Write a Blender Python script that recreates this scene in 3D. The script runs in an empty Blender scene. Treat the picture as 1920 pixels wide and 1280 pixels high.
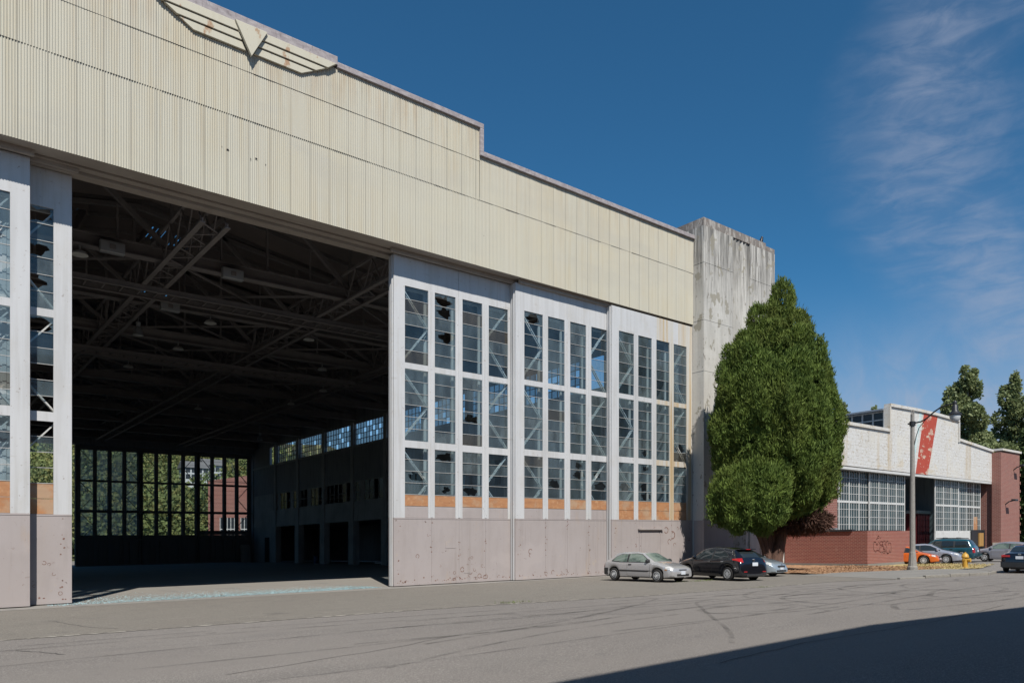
import bpy, math, random
import numpy as np
from mathutils import Vector, Matrix
R = math.radians
rnd = random.Random(7)
S = bpy.context.scene
COL = S.collection
# ---------------------------------------------------------------- camera, sky, sun, exposure
cam_d = bpy.data.cameras.new('camera'); cam = bpy.data.objects.new('camera', cam_d); COL.objects.link(cam)
cam.location = (0, 0, 1.9); cam.rotation_euler = (R(90), 0, R(50.62 - 90))
cam_d.sensor_width = 36; cam_d.lens = 36 * 1420 / 1920; cam_d.shift_y = 376 / 1920
cam_d.clip_start = .1; cam_d.clip_end = 5000
S.camera = cam
SUN_EL = 51.0
SUN_DIR = Vector((.413, .911, 0)).normalized()          # the way the light travels, in plan
SUN_ROT = math.atan2(-SUN_DIR.x, -SUN_DIR.y)
W = bpy.data.worlds.new('World'); S.world = W; W.use_nodes = True
wn, wl = W.node_tree.nodes, W.node_tree.links
wn.clear()
sky = wn.new('ShaderNodeTexSky'); sky.sky_type = 'NISHITA'; sky.sun_disc = False
sky.sun_elevation = R(SUN_EL); sky.sun_rotation = SUN_ROT; sky.altitude = 300; sky.air_density = .85; sky.dust_density = .25; sky.ozone_density = 4.0
hsv = wn.new('ShaderNodeHueSaturation'); hsv.inputs['Saturation'].default_value = 1.0; hsv.inputs['Value'].default_value = .8
tint = wn.new('ShaderNodeMix'); tint.data_type = 'RGBA'; tint.blend_type = 'MULTIPLY'; tint.inputs[0].default_value = 1
wl.new(sky.outputs[0], tint.inputs[6]); tint.inputs[7].default_value = (.48, 1.13, 1.30, 1); wl.new(tint.outputs[2], hsv.inputs['Color'])
tc = wn.new('ShaderNodeTexCoord'); sep = wn.new('ShaderNodeSeparateXYZ'); wl.new(tc.outputs['Generated'], sep.inputs[0])
def wmath(op, a, b=None, cl=False):
    n = wn.new('ShaderNodeMath'); n.operation = op; n.use_clamp = cl
    for i, q in enumerate((a, b)):
        if q is None: continue
        if isinstance(q, (int, float)): n.inputs[i].default_value = q
        else: wl.new(q, n.inputs[i])
    return n.outputs[0]
az = wmath('ARCTAN2', sep.outputs[1], sep.outputs[0])        # compass angle from the street's axis
el = wmath('ARCSINE', sep.outputs[2])
def wnoise(sa, se, rot, detail, rough, dist, off):
    cmb = wn.new('ShaderNodeCombineXYZ'); wl.new(az, cmb.inputs[0]); wl.new(el, cmb.inputs[1])
    mp = wn.new('ShaderNodeMapping'); mp.inputs['Rotation'].default_value = (0, 0, R(rot)); mp.inputs['Scale'].default_value = (sa, se, 1); mp.inputs['Location'].default_value = off
    mp.vector_type = 'TEXTURE' if False else 'POINT'
    wl.new(cmb.outputs[0], mp.inputs[0])
    nz = wn.new('ShaderNodeTexNoise'); nz.inputs['Scale'].default_value = 1; nz.inputs['Detail'].default_value = detail; nz.inputs['Roughness'].default_value = rough; nz.inputs['Distortion'].default_value = dist
    wl.new(mp.outputs[0], nz.inputs['Vector'])
    return nz.outputs[0]
def wrange(v, a, b):
    m = wn.new('ShaderNodeMapRange'); m.interpolation_type = 'SMOOTHSTEP'
    m.inputs[1].default_value = a; m.inputs[2].default_value = b; wl.new(v, m.inputs[0]); return m.outputs[0]
fine = wnoise(15, 46, 14, 8, .60, .45, (3.1, 1.7, 0))
big = wnoise(9, 9, 0, 5, .6, .4, (.3, 5.2, 0))
wisp = wnoise(22, 14, -50, 8, .62, .8, (7.7, 2.2, 0))
# a band of cirrus curves up through the sky along the street's axis, over a thin veil near the horizon
de = wmath('SUBTRACT', el, .44)
azc = wmath('SUBTRACT', .382, wmath('MULTIPLY', wmath('MULTIPLY', de, de), 2.6))
off = wmath('ABSOLUTE', wmath('ADD', wmath('SUBTRACT', az, azc), wmath('MULTIPLY', wmath('SUBTRACT', big, .5), .10)))
band = wrange(off, .135, .0)
streak = wrange(wmath('ADD', wmath('MULTIPLY', fine, .75), wmath('MULTIPLY', big, .35)), .40, .78)
bandc = wmath('MULTIPLY', wmath('MULTIPLY', band, wmath('ADD', wmath('MULTIPLY', streak, .40), .10)), wrange(el, .10, .2))
veil = wmath('MULTIPLY', wmath('MULTIPLY', wrange(el, .30, .10), wrange(wmath('ADD', az, wmath('MULTIPLY', wmath('SUBTRACT', wisp, .5), .10)), .56, .44)), wmath('ADD', .20, wmath('MULTIPLY', wrange(wisp, .35, .75), .48)))
low = wmath('MULTIPLY', wrange(el, .34, -.02), .55)
cmask = wmath('ADD', wmath('ADD', bandc, veil), low, True)
mx = wn.new('ShaderNodeMix'); mx.data_type = 'RGBA'
wl.new(cmask, mx.inputs[0]); wl.new(hsv.outputs[0], mx.inputs[6]); mx.inputs[7].default_value = (3.8, 4.25, 5.4, 1)
bg = wn.new('ShaderNodeBackground'); bg.inputs['Strength'].default_value = .088
wl.new(mx.outputs[2], bg.inputs['Color'])
wo = wn.new('ShaderNodeOutputWorld'); wl.new(bg.outputs[0], wo.inputs[0])
sd = bpy.data.lights.new('sun', 'SUN'); sd.energy = 5.0; sd.angle = R(.5); sd.color = (1, .95, .87)
so = bpy.data.objects.new('sun', sd); COL.objects.link(so)
ld = Vector((SUN_DIR.x * math.cos(R(SUN_EL)), SUN_DIR.y * math.cos(R(SUN_EL)), -math.sin(R(SUN_EL))))
so.rotation_euler = ld.to_track_quat('-Z', 'Y').to_euler(); so.location = (-40, -80, 90)
vs = S.view_settings
S.display_settings.display_device = 'sRGB'
vs.view_transform = 'Standard'; vs.look = 'None'; vs.gamma = 1; vs.exposure = .16; vs.use_curve_mapping = False
S.render.engine = 'CYCLES'
S.cycles.max_bounces = 10; S.cycles.diffuse_bounces = 4; S.cycles.transparent_max_bounces = 24; S.cycles.glossy_bounces = 4
S.cycles.use_denoising = True
S.cycles.caustics_reflective = False; S.cycles.caustics_refractive = False

# the whole site lies on a gentle grade
GX, GY = .0107, -.0120
def G(x, y): return GX * x + GY * y

# ---------------------------------------------------------------- materials
MATS = {}
def mat(name, col, rough=.8, layers=(), bump=None, metal=0., spec=.5, brick=None, coat=0., seam=None, trans=0.):
    """layers: (scale xyz, lo, hi, colour, amount[, detail]) noise masks mixed over the base colour"""
    m = bpy.data.materials.new(name); m.use_nodes = True; MATS[name] = m
    n, l = m.node_tree.nodes, m.node_tree.links
    b = n['Principled BSDF']
    b.inputs['Roughness'].default_value = rough; b.inputs['Metallic'].default_value = metal
    b.inputs['Specular IOR Level'].default_value = spec; b.inputs['Coat Weight'].default_value = coat
    if coat: b.inputs['Coat Roughness'].default_value = .03
    t = n.new('ShaderNodeTexCoord')
    cur = None
    def rgb(c):
        q = n.new('ShaderNodeRGB'); q.outputs[0].default_value = (*c, 1); return q.outputs[0]
    if brick:
        c1, c2, mort, scl = brick
        sp = n.new('ShaderNodeSeparateXYZ'); l.new(t.outputs['Object'], sp.inputs[0])
        ad = n.new('ShaderNodeMath'); ad.operation = 'ADD'; l.new(sp.outputs[0], ad.inputs[0]); l.new(sp.outputs[1], ad.inputs[1])
        cb = n.new('ShaderNodeCombineXYZ'); l.new(ad.outputs[0], cb.inputs[0]); l.new(sp.outputs[2], cb.inputs[1])
        bt = n.new('ShaderNodeTexBrick'); l.new(cb.outputs[0], bt.inputs['Vector'])
        bt.inputs['Color1'].default_value = (*c1, 1); bt.inputs['Color2'].default_value = (*c2, 1); bt.inputs['Mortar'].default_value = (*mort, 1)
        bt.inputs['Scale'].default_value = 1; bt.inputs['Brick Width'].default_value = .24 * scl; bt.inputs['Row Height'].default_value = .085 * scl
        bt.inputs['Mortar Size'].default_value = .011 * scl; bt.inputs['Bias'].default_value = .1
        cur = bt.outputs[0]
    else:
        cur = rgb(col)
    for L in layers:
        sc, lo, hi, c, amt = L[:5]
        mp = n.new('ShaderNodeMapping'); mp.inputs['Scale'].default_value = sc if isinstance(sc, tuple) else (sc, sc, sc)
        mp.inputs['Location'].default_value = (rnd.uniform(0, 50), rnd.uniform(0, 50), rnd.uniform(0, 50))
        l.new(t.outputs['Object'], mp.inputs[0])
        nz = n.new('ShaderNodeTexNoise'); nz.inputs['Scale'].default_value = 1; nz.inputs['Detail'].default_value = L[5] if len(L) > 5 else 5; nz.inputs['Roughness'].default_value = .6
        l.new(mp.outputs[0], nz.inputs['Vector'])
        mr = n.new('ShaderNodeMapRange'); mr.inputs[1].default_value = lo; mr.inputs[2].default_value = hi; mr.inputs[3].default_value = 0; mr.inputs[4].default_value = amt
        l.new(nz.outputs[0], mr.inputs[0])
        fac = mr.outputs[0]
        if len(L) > 6:
            sz = n.new('ShaderNodeSeparateXYZ'); l.new(t.outputs['Object'], sz.inputs[0])
            zr = n.new('ShaderNodeMapRange'); zr.interpolation_type = 'SMOOTHSTEP'; zr.inputs[1].default_value = L[6][0]; zr.inputs[2].default_value = L[6][1]; l.new(sz.outputs[2], zr.inputs[0])
            mm = n.new('ShaderNodeMath'); mm.operation = 'MULTIPLY'; l.new(fac, mm.inputs[0]); l.new(zr.outputs[0], mm.inputs[1]); fac = mm.outputs[0]
        mixn = n.new('ShaderNodeMix'); mixn.data_type = 'RGBA'; l.new(fac, mixn.inputs[0]); l.new(cur, mixn.inputs[6]); l.new(rgb(c), mixn.inputs[7])
        cur = mixn.outputs[2]
    if seam:                       # sheet joints: a thin dark line every `pitch` metres along x
        pitch, wd, c, amt = seam
        sp = n.new('ShaderNodeSeparateXYZ'); l.new(t.outputs['Object'], sp.inputs[0])
        q = n.new('ShaderNodeMath'); q.operation = 'DIVIDE'; l.new(sp.outputs[0], q.inputs[0]); q.inputs[1].default_value = pitch
        q2 = n.new('ShaderNodeMath'); q2.operation = 'FRACT'; l.new(q.outputs[0], q2.inputs[0])
        q3 = n.new('ShaderNodeMath'); q3.operation = 'LESS_THAN'; l.new(q2.outputs[0], q3.inputs[0]); q3.inputs[1].default_value = wd / pitch
        # each sheet is a touch lighter or darker than the next
        fl = n.new('ShaderNodeMath'); fl.operation = 'FLOOR'; l.new(q.outputs[0], fl.inputs[0])
        wnz = n.new('ShaderNodeTexWhiteNoise'); wnz.noise_dimensions = '1D'; l.new(fl.outputs[0], wnz.inputs['W'])
        mr = n.new('ShaderNodeMapRange'); mr.inputs[3].default_value = 0; mr.inputs[4].default_value = .22; l.new(wnz.outputs[0], mr.inputs[0])
        mixn = n.new('ShaderNodeMix'); mixn.data_type = 'RGBA'; l.new(mr.outputs[0], mixn.inputs[0]); l.new(cur, mixn.inputs[6]); mixn.inputs[7].default_value = (.50, .47, .40, 1)
        cur = mixn.outputs[2]
        ml = n.new('ShaderNodeMath'); ml.operation = 'MULTIPLY'; l.new(q3.outputs[0], ml.inputs[0]); ml.inputs[1].default_value = amt
        mixn = n.new('ShaderNodeMix'); mixn.data_type = 'RGBA'; l.new(ml.outputs[0], mixn.inputs[0]); l.new(cur, mixn.inputs[6]); l.new(rgb(c), mixn.inputs[7])
        cur = mixn.outputs[2]
    l.new(cur, b.inputs['Base Color'])
    if bump:
        sc, st = bump
        nz = n.new('ShaderNodeTexNoise'); nz.inputs['Scale'].default_value = sc; nz.inputs['Detail'].default_value = 6
        l.new(t.outputs['Object'], nz.inputs['Vector'])
        bp = n.new('ShaderNodeBump'); bp.inputs['Strength'].default_value = st; bp.inputs['Distance'].default_value = .02
        l.new(nz.outputs[0], bp.inputs['Height']); l.new(bp.outputs[0], b.inputs['Normal'])
    if trans:
        out = n['Material Output']; tr = n.new('ShaderNodeBsdfTranslucent'); l.new(cur, tr.inputs['Color'])
        ms = n.new('ShaderNodeMixShader'); ms.inputs[0].default_value = trans
        l.new(b.outputs[0], ms.inputs[1]); l.new(tr.outputs[0], ms.inputs[2]); l.new(ms.outputs[0], out.inputs['Surface'])
    return m
def glass_mat(name, tint, dust, dust_amt, gloss=.25, rough=.04, noise=1.2, streak=(1.5, 1.5, .5)):
    m = bpy.data.materials.new(name); m.use_nodes = True; MATS[name] = m
    n, l = m.node_tree.nodes, m.node_tree.links; n.clear()
    out = n.new('ShaderNodeOutputMaterial')
    tr = n.new('ShaderNodeBsdfTransparent'); tr.inputs[0].default_value = (*tint, 1)
    gl = n.new('ShaderNodeBsdfGlossy'); gl.inputs['Roughness'].default_value = rough
    lw = n.new('ShaderNodeLayerWeight'); lw.inputs[0].default_value = .5
    pw = n.new('ShaderNodeMath'); pw.operation = 'POWER'; l.new(lw.outputs['Facing'], pw.inputs[0]); pw.inputs[1].default_value = 4.5
    a = n.new('ShaderNodeMath'); a.operation = 'MULTIPLY_ADD'; l.new(pw.outputs[0], a.inputs[0]); a.inputs[1].default_value = .85; a.inputs[2].default_value = .05 + gloss * .1
    m1 = n.new('ShaderNodeMixShader'); l.new(a.outputs[0], m1.inputs[0]); l.new(tr.outputs[0], m1.inputs[1]); l.new(gl.outputs[0], m1.inputs[2])
    df = n.new('ShaderNodeBsdfDiffuse'); df.inputs[0].default_value = (*dust, 1)
    tl = n.new('ShaderNodeBsdfTranslucent'); tl.inputs[0].default_value = (*dust, 1); dm_ = n.new('ShaderNodeMixShader'); dm_.inputs[0].default_value = .45; l.new(df.outputs[0], dm_.inputs[1]); l.new(tl.outputs[0], dm_.inputs[2]); df = dm_
    t = n.new('ShaderNodeTexCoord'); mp = n.new('ShaderNodeMapping'); mp.inputs['Scale'].default_value = streak; l.new(t.outputs['Object'], mp.inputs[0])
    nz = n.new('ShaderNodeTexNoise'); nz.inputs['Scale'].default_value = noise; nz.inputs['Detail'].default_value = 6; l.new(mp.outputs[0], nz.inputs['Vector'])
    mr = n.new('ShaderNodeMapRange'); mr.inputs[1].default_value = .3; mr.inputs[2].default_value = .75; mr.inputs[3].default_value = dust_amt * .55; mr.inputs[4].default_value = dust_amt * 1.6
    l.new(nz.outputs[0], mr.inputs[0])
    m2 = n.new('ShaderNodeMixShader'); l.new(mr.outputs[0], m2.inputs[0]); l.new(m1.outputs[0], m2.inputs[1]); l.new(df.outputs[0], m2.inputs[2])
    l.new(m2.outputs[0], out.inputs[0])
    return m

cream = mat('cream_cladding', (.475, .452, .375), .75, [((.5, .5, .35), .42, .68, (.50, .45, .33), .55), ((5, 5, .16), .50, .78, (.40, .33, .21), .5), ((9, 9, .3), .6, .8, (.52, .50, .40), .5), ((2.2, 2.2, 1.2), .70, .76, (.30, .25, .17), .35), ((14, 14, .12), .55, .72, (.37, .32, .23), .45), ((.16, .16, .5), .52, .64, (.42, .40, .34), .5), ((3, 3, .25), .46, .66, (.36, .25, .14), .5, 6, (18.5, 23.4)), ((7, 7, .4), .55, .68, (.30, .27, .21), .5, 6, (19, 23)), (.12, .45, .62, (.49, .47, .385), .6)],
            seam=(.857, .018, (.16, .145, .12), .8))
coping_m = mat('weathered_coping', (.27, .24, .25), .9, [((3, 3, 8), .4, .65, (.42, .39, .39), .7), ((9, 9, 3), .55, .7, (.12, .10, .10), .6)])
emblem_m = mat('emblem_paint', (.52, .49, .395), .7, [((2.2, 2.2, 1.4), .60, .66, (.33, .17, .08), .8), (5, .66, .7, (.28, .29, .30), .8), ((8, 8, .6), .5, .8, (.44, .39, .28), .4)])
soffit_m = mat('soffit_brown', (.34, .30, .265), .85, [(.8, .4, .65, (.40, .36, .32), .7), ((.3, 8, 8), .55, .7, (.20, .165, .14), .6)])
white = mat('white_door_paint', (.525, .53, .54), .7, [((5, 5, .18), .50, .68, (.36, .345, .32), .5), ((1.1, 1.1, .5), .55, .65, (.47, .455, .43), .6), (7, .665, .69, (.22, .17, .14), .7), ((3, 3, .25), .45, .75, (.47, .47, .48), .55), ((10, 10, .5), .62, .75, (.40, .38, .36), .4), (4, .68, .72, (.30, .26, .23), .45), (.5, .4, .65, (.56, .565, .575), .5), ((1.5, 1.5, .12), .52, .68, (.42, .42, .42), .6), ((.8, .8, 3), .66, .70, (.38, .36, .33), .35)])
stain = mat('rust_streaked_white', (.52, .505, .475), .65, [((7, 7, .1), .44, .60, (.46, .33, .17), .85), ((3, 3, .3), .5, .7, (.55, .50, .40), .6)])
grey = mat('grey_lower_paint', (.35, .31, .30), .75, [((4, 4, .2), .52, .70, (.27, .235, .22), .55), ((1.3, 1.3, .35), .60, .68, (.40, .30, .22), .35), (6, .66, .68, (.24, .19, .17), .6), (.35, .42, .62, (.375, .335, .33), .7), ((2, 2, .7), .5, .75, (.30, .265, .255), .5), ((.25, .25, .25), .56, .60, (.40, .355, .345), .5), (3.3, .695, .715, (.10, .06, .05), .8), (11, .70, .74, (.22, .17, .15), .7), ((1, 1, 1), .66, .76, (.47, .38, .27), .5)])
muntin = mat('muntin_paint', (.40, .40, .39), .6, [(6, .5, .65, (.30, .29, .27), .6)])
ply = mat('weathered_plywood', (.42, .205, .095), .8, [((2, 2, 7), .4, .7, (.30, .135, .065), .7), ((5, 5, 5), .55, .7, (.52, .31, .17), .7), ((.9, .9, .9), .5, .62, (.40, .30, .21), .65), (14, .66, .72, (.2, .08, .03), .7)])
inner_m = mat('inner_frame_paint', (.50, .50, .48), .7, [((3, 3, .4), .5, .75, (.34, .33, .31), .6)])
glass = glass_mat('dusty_glass', (.70, .80, .84), (.33, .45, .52), .23)
glass_b = glass_mat('dirtier_glass', (.60, .70, .72), (.36, .45, .49), .30, noise=2.2)
glass_c = glass_mat('replaced_glass', (.74, .85, .92), (.22, .36, .48), .09)
glass_d = glass_mat('brown_film_glass', (.55, .54, .50), (.34, .32, .28), .22)
glass_far = glass_mat('far_dusty_glass', (.62, .70, .74), (.46, .56, .58), .46)
glass_clere = glass_mat('clerestory_glass', (.52, .53, .52), (.55, .58, .58), .30)
conc = mat('aged_concrete', (.52, .505, .47), .9, [((2.2, 2.2, .14), .44, .66, (.38, .365, .335), .6), (.8, .5, .66, (.56, .545, .51), .7), ((4, 4, .2), .40, .60, (.12, .115, .105), .9, 6, (17.2, 22.5)), ((9, 9, .5), .48, .62, (.10, .095, .09), .8, 6, (14.5, 22.0)), ((1.3, 1.3, .9), .60, .612, (.27, .25, .20), .85), ((3.5, 3.5, 2.0), .64, .655, (.20, .18, .155), .7), (11, .68, .7, (.25, .23, .2), .5), ((.5, .5, .06), .55, .7, (.25, .24, .225), .5)], bump=(9, .3))
conc_top = mat('mossy_concrete', (.20, .18, .165), .95, [((4, 4, 1.2), .5, .58, (.42, .40, .37), .75), (6, .55, .68, (.17, .09, .05), .7), ((14, 14, 2), .5, .7, (.10, .09, .085), .6)], bump=(14, .5))
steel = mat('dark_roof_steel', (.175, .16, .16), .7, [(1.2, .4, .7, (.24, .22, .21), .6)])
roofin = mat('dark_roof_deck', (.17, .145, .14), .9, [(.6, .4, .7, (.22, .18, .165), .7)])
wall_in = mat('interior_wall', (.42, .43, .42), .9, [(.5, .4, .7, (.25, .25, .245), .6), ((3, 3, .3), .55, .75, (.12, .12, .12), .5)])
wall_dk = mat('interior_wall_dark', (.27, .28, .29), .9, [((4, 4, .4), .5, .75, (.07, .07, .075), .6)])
black = mat('black_void', (.012, .012, .014), .9)
asph = mat('asphalt', (.182, .163, .150), .9, [(.22, .42, .62, (.205, .186, .170), .8), (1.1, .5, .7, (.150, .137, .127), .5), (.07, .46, .58, (.160, .144, .133), .6), ((.10, .9, 1), .54, .68, (.138, .126, .118), .5), ((.25, 1.6, 1), .60, .70, (.215, .197, .178), .4), (3, .63, .70, (.10, .093, .088), .5), (30, .55, .62, (.33, .31, .285), .6, 2), (55, .55, .62, (.32, .30, .27), .55, 2), (65, .55, .62, (.065, .06, .058), .6, 2), ((.05, .22, 1), .5, .62, (.200, .182, .166), .6), (.9, .70, .74, (.075, .07, .066), .55)], bump=(60, .7))
apron_m = mat('apron_asphalt', (.172, .155, .134), .92, [(.3, .42, .62, (.178, .162, .140), .8), (1.4, .55, .7, (.125, .115, .103), .6), (30, .55, .62, (.32, .295, .25), .6, 2), (.6, .66, .70, (.11, .10, .09), .5), (36, .56, .62, (.08, .073, .065), .6, 2), ((.5, 5, 1), .62, .7, (.30, .28, .25), .35)], bump=(60, .6))
floor_m = mat('hangar_slab', (.235, .22, .20), .85, [(.25, .42, .64, (.275, .255, .225), .7), ((1.5, .3, 1), .55, .72, (.15, .145, .14), .6), (8, .6, .7, (.28, .26, .23), .4)], bump=(30, .2))
conc_pv = mat('pavement_concrete', (.20, .19, .175), .92, [(.7, .4, .65, (.235, .225, .205), .7), (14, .55, .65, (.15, .14, .13), .6), (3, .62, .7, (.28, .265, .24), .5)], bump=(40, .4))
kerb_m = mat('kerb_concrete', (.25, .235, .21), .92, [(2.5, .5, .62, (.21, .195, .175), .8), (12, .55, .65, (.16, .14, .12), .7), ((.8, .8, 8), .6, .7, (.33, .31, .275), .5)], bump=(30, .6))
chips = mat('wood_chips', (.36, .20, .105), .95, [(9, .42, .6, (.22, .115, .06), .9), (24, .5, .62, (.52, .33, .19), .9, 3), (50, .55, .65, (.12, .07, .04), .8, 2)], bump=(40, 1.))
drygrass = mat('dry_grass', (.40, .32, .15), .95, [(1.2, .48, .62, (.34, .26, .12), .7), (2, .54, .66, (.26, .25, .09), .7), (30, .52, .62, (.50, .41, .21), .6, 3)], bump=(40, .6))
skid = None
shard = mat('tempered_shards', (.30, .46, .50), .3, [(30, .45, .6, (.46, .60, .62), .8)], spec=.6)
brick = mat('red_brick', (.3, .1, .08), .9, [(.5, .45, .7, (.24, .085, .07), .45), ((3, 3, .6), .62, .75, (.40, .27, .22), .35)], brick=((.255, .072, .052), (.19, .052, .04), (.36, .22, .18), 1.15), bump=(30, .3))
brick2 = mat('weathered_brick', (.3, .1, .08), .9, [(.4, .45, .7, (.25, .10, .08), .5), ((3, 3, .4), .6, .72, (.30, .20, .16), .4)], brick=((.255, .092, .070), (.20, .070, .055), (.33, .22, .185), 1.6), bump=(30, .3))
h2white = mat('peeling_white_paint', (.58, .575, .57), .75, brick=((.60, .595, .585), (.57, .565, .55), (.53, .515, .49), 3.4), layers=[((.55, .55, .05), .58, .68, (.44, .34, .21), .7), ((.3, .3, .3), .5, .66, (.53, .51, .47), .6), ((6, 6, 4), .56, .60, (.40, .33, .22), .35), ((.5, .5, .35), .60, .66, (.56, .47, .33), .5), ((2.2, 2.2, 5), .60, .63, (.36, .29, .20), .6), ((4, 4, 11), .615, .635, (.17, .14, .12), .75), ((1.2, 1.2, 14), .66, .67, (.22, .19, .16), .6), ((.35, .35, .5), .5, .7, (.60, .57, .50), .6), ((.15, 1, 1), .60, .68, (.50, .40, .24), .45), ((2, 2, .2), .5, .7, (.58, .58, .57), .5)])
red_m = mat('peeling_red_paint', (.40, .06, .035), .8, [((.8, .8, 1.5), .565, .575, (.56, .47, .37), .9, 9), ((2, 2, 3), .615, .625, (.55, .46, .37), .85, 9), ((14, 14, .1), .5, .6, (.33, .05, .03), .5), (1, .5, .7, (.36, .05, .03), .6)])
teal_m = mat('faded_teal_paint', (.42, .56, .56), .8, [((3, 3, 4), .5, .56, (.64, .63, .62), .9)])
h2bar = mat('glazing_bar_white', (.55, .55, .535), .65, [(2, .5, .7, (.44, .43, .41), .6)])
h2glass = glass_mat('wired_glass', (.30, .42, .44), (.15, .25, .27), .30, noise=.5)
maroon = mat('maroon_panel', (.10, .008, .012), .6, [(2, .4, .7, (.07, .006, .008), .6)])
tan_m = mat('tan_board', (.36, .20, .06), .8)
blue_in = mat('pale_partition', (.30, .31, .30), .8)
roofmetal = mat('roof_metal', (.24, .27, .31), .45, [((.5, 6, 1), .5, .7, (.17, .19, .22), .6)], metal=.3)
dkmetal = mat('dark_metal', (.035, .037, .042), .45, metal=.4)
lampconc = mat('lamp_post_concrete', (.27, .255, .235), .85, [(22, .5, .62, (.17, .16, .15), .8, 3), (8, .5, .7, (.33, .315, .29), .5)])
lampglass = mat('lamp_glass', (.55, .57, .58), .15, spec=.7)
bark = mat('fibrous_bark', (.115, .065, .048), .95, [((14, 14, 1.2), .45, .6, (.055, .03, .024), .85), ((20, 20, 2), .55, .66, (.17, .105, .08), .6)], bump=(18, .8))
bark2 = mat('grey_bark', (.16, .14, .11), .95, [((10, 10, 1.5), .45, .6, (.08, .07, .06), .8)])
leaf_c = mat('cypress_foliage', (.105, .158, .031), .75, [(.28, .5, .62, (.135, .158, .034), .7), (.9, .42, .62, (.152, .212, .040), .8), (2.2, .50, .64, (.062, .105, .022), .75), (.35, .5, .7, (.120, .140, .026), .6)], trans=.25, spec=.3)
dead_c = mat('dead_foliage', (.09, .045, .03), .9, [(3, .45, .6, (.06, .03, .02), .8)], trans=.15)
leaf_p = mat('poplar_foliage', (.22, .26, .115), .6, [(.25, .42, .62, (.25, .28, .12), .8), (.9, .5, .62, (.12, .165, .065), .7)], trans=.3, spec=.4)
leaf_d = mat('dark_foliage', (.050, .085, .022), .75, [(.5, .42, .62, (.08, .12, .03), .8), (1.4, .5, .62, (.035, .06, .016), .7)], trans=.2)
leaf_h = mat('hillside_foliage', (.14, .18, .06), .85, [(.05, .44, .58, (.24, .21, .07), .8), (.09, .5, .62, (.075, .12, .055), .8), (.4, .45, .65, (.19, .23, .08), .6)], trans=.2)
hill_m = mat('hill_ground', (.09, .10, .04), .95, [(.05, .4, .6, (.14, .12, .06), .7)])
dirt = mat('outer_ground', (.17, .16, .14), .95, [(.05, .42, .6, (.13, .13, .10), .7), (2, .5, .65, (.21, .20, .18), .5)])
hydr = mat('hydrant_yellow', (.50, .29, .045), .5, [(9, .55, .68, (.40, .22, .035), .7), ((20, 20, 4), .66, .7, (.20, .12, .04), .6)])
signw = mat('sign_white', (.62, .62, .63), .6)
signb = mat('sign_blue', (.06, .07, .34), .5)
signr = mat('sign_red', (.5, .06, .05), .5)
ink = mat('dark_ink', (.05, .035, .04), .8)
spray = mat('graffiti_paint', (.10, .024, .02), .85)
galv = mat('galvanised_steel', (.40, .41, .42), .5, metal=.6)
crow_m = mat('crow_plumage', (.012, .012, .018), .45)
drumblue = mat('blue_drum', (.03, .08, .20), .45)
trailer_w = mat('trailer_white', (.72, .73, .74), .5)
trailer_t = mat('trailer_teal', (.05, .36, .38), .5)
housew = mat('house_siding', (.52, .54, .56), .8, [((.1, .1, 6), .5, .6, (.44, .46, .48), .5)])
houser = mat('house_roof', (.13, .13, .135), .9)
winpane = mat('dark_window', (.03, .035, .04), .15, spec=.6)
tyre_m = mat('tyre_rubber', (.022, .021, .021), .85)
rim_m = mat('alloy_rim', (.56, .57, .58), .4, metal=.15)
rim_d = mat('dark_rim_gap', (.03, .03, .032), .7)
plastic = mat('black_plastic', (.028, .028, .03), .55)
carglass = mat('car_glass_dark', (.020, .026, .028), .03, spec=.9)
carglass_l = mat('car_glass_green', (.075, .105, .09), .04, spec=.8, layers=[(1.1, .46, .54, (.17, .21, .18), .8)])
headl = mat('headlight_lens', (.62, .62, .60), .08, spec=.9, layers=[(9, .45, .6, (.35, .36, .37), .8)])
amber = mat('amber_lens', (.6, .22, .04), .2)
tail = mat('red_lens', (.36, .012, .012), .12, spec=.8)
plate_m = mat('licence_plate', (.60, .64, .70), .5)
chrome = mat('chrome_trim', (.62, .63, .65), .15, metal=1.)
def paint(name, c, metal=.35, rough=.32): return mat(name, c, rough * .75, metal=metal, coat=1., spec=.5)
p_silver = paint('silver_paint', (.44, .435, .44)); p_black = paint('black_paint', (.008, .009, .013), .1, .25)
p_silver2 = paint('blue_silver_paint', (.33, .385, .43)); p_orange = paint('orange_paint', (.62, .13, .02), .1, .3)
p_silver3 = paint('cool_silver_paint', (.37, .39, .45)); p_teal = paint('teal_paint', (.018, .085, .115), .2, .3)
p_grey = paint('grey_paint', (.30, .30, .335))

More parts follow.
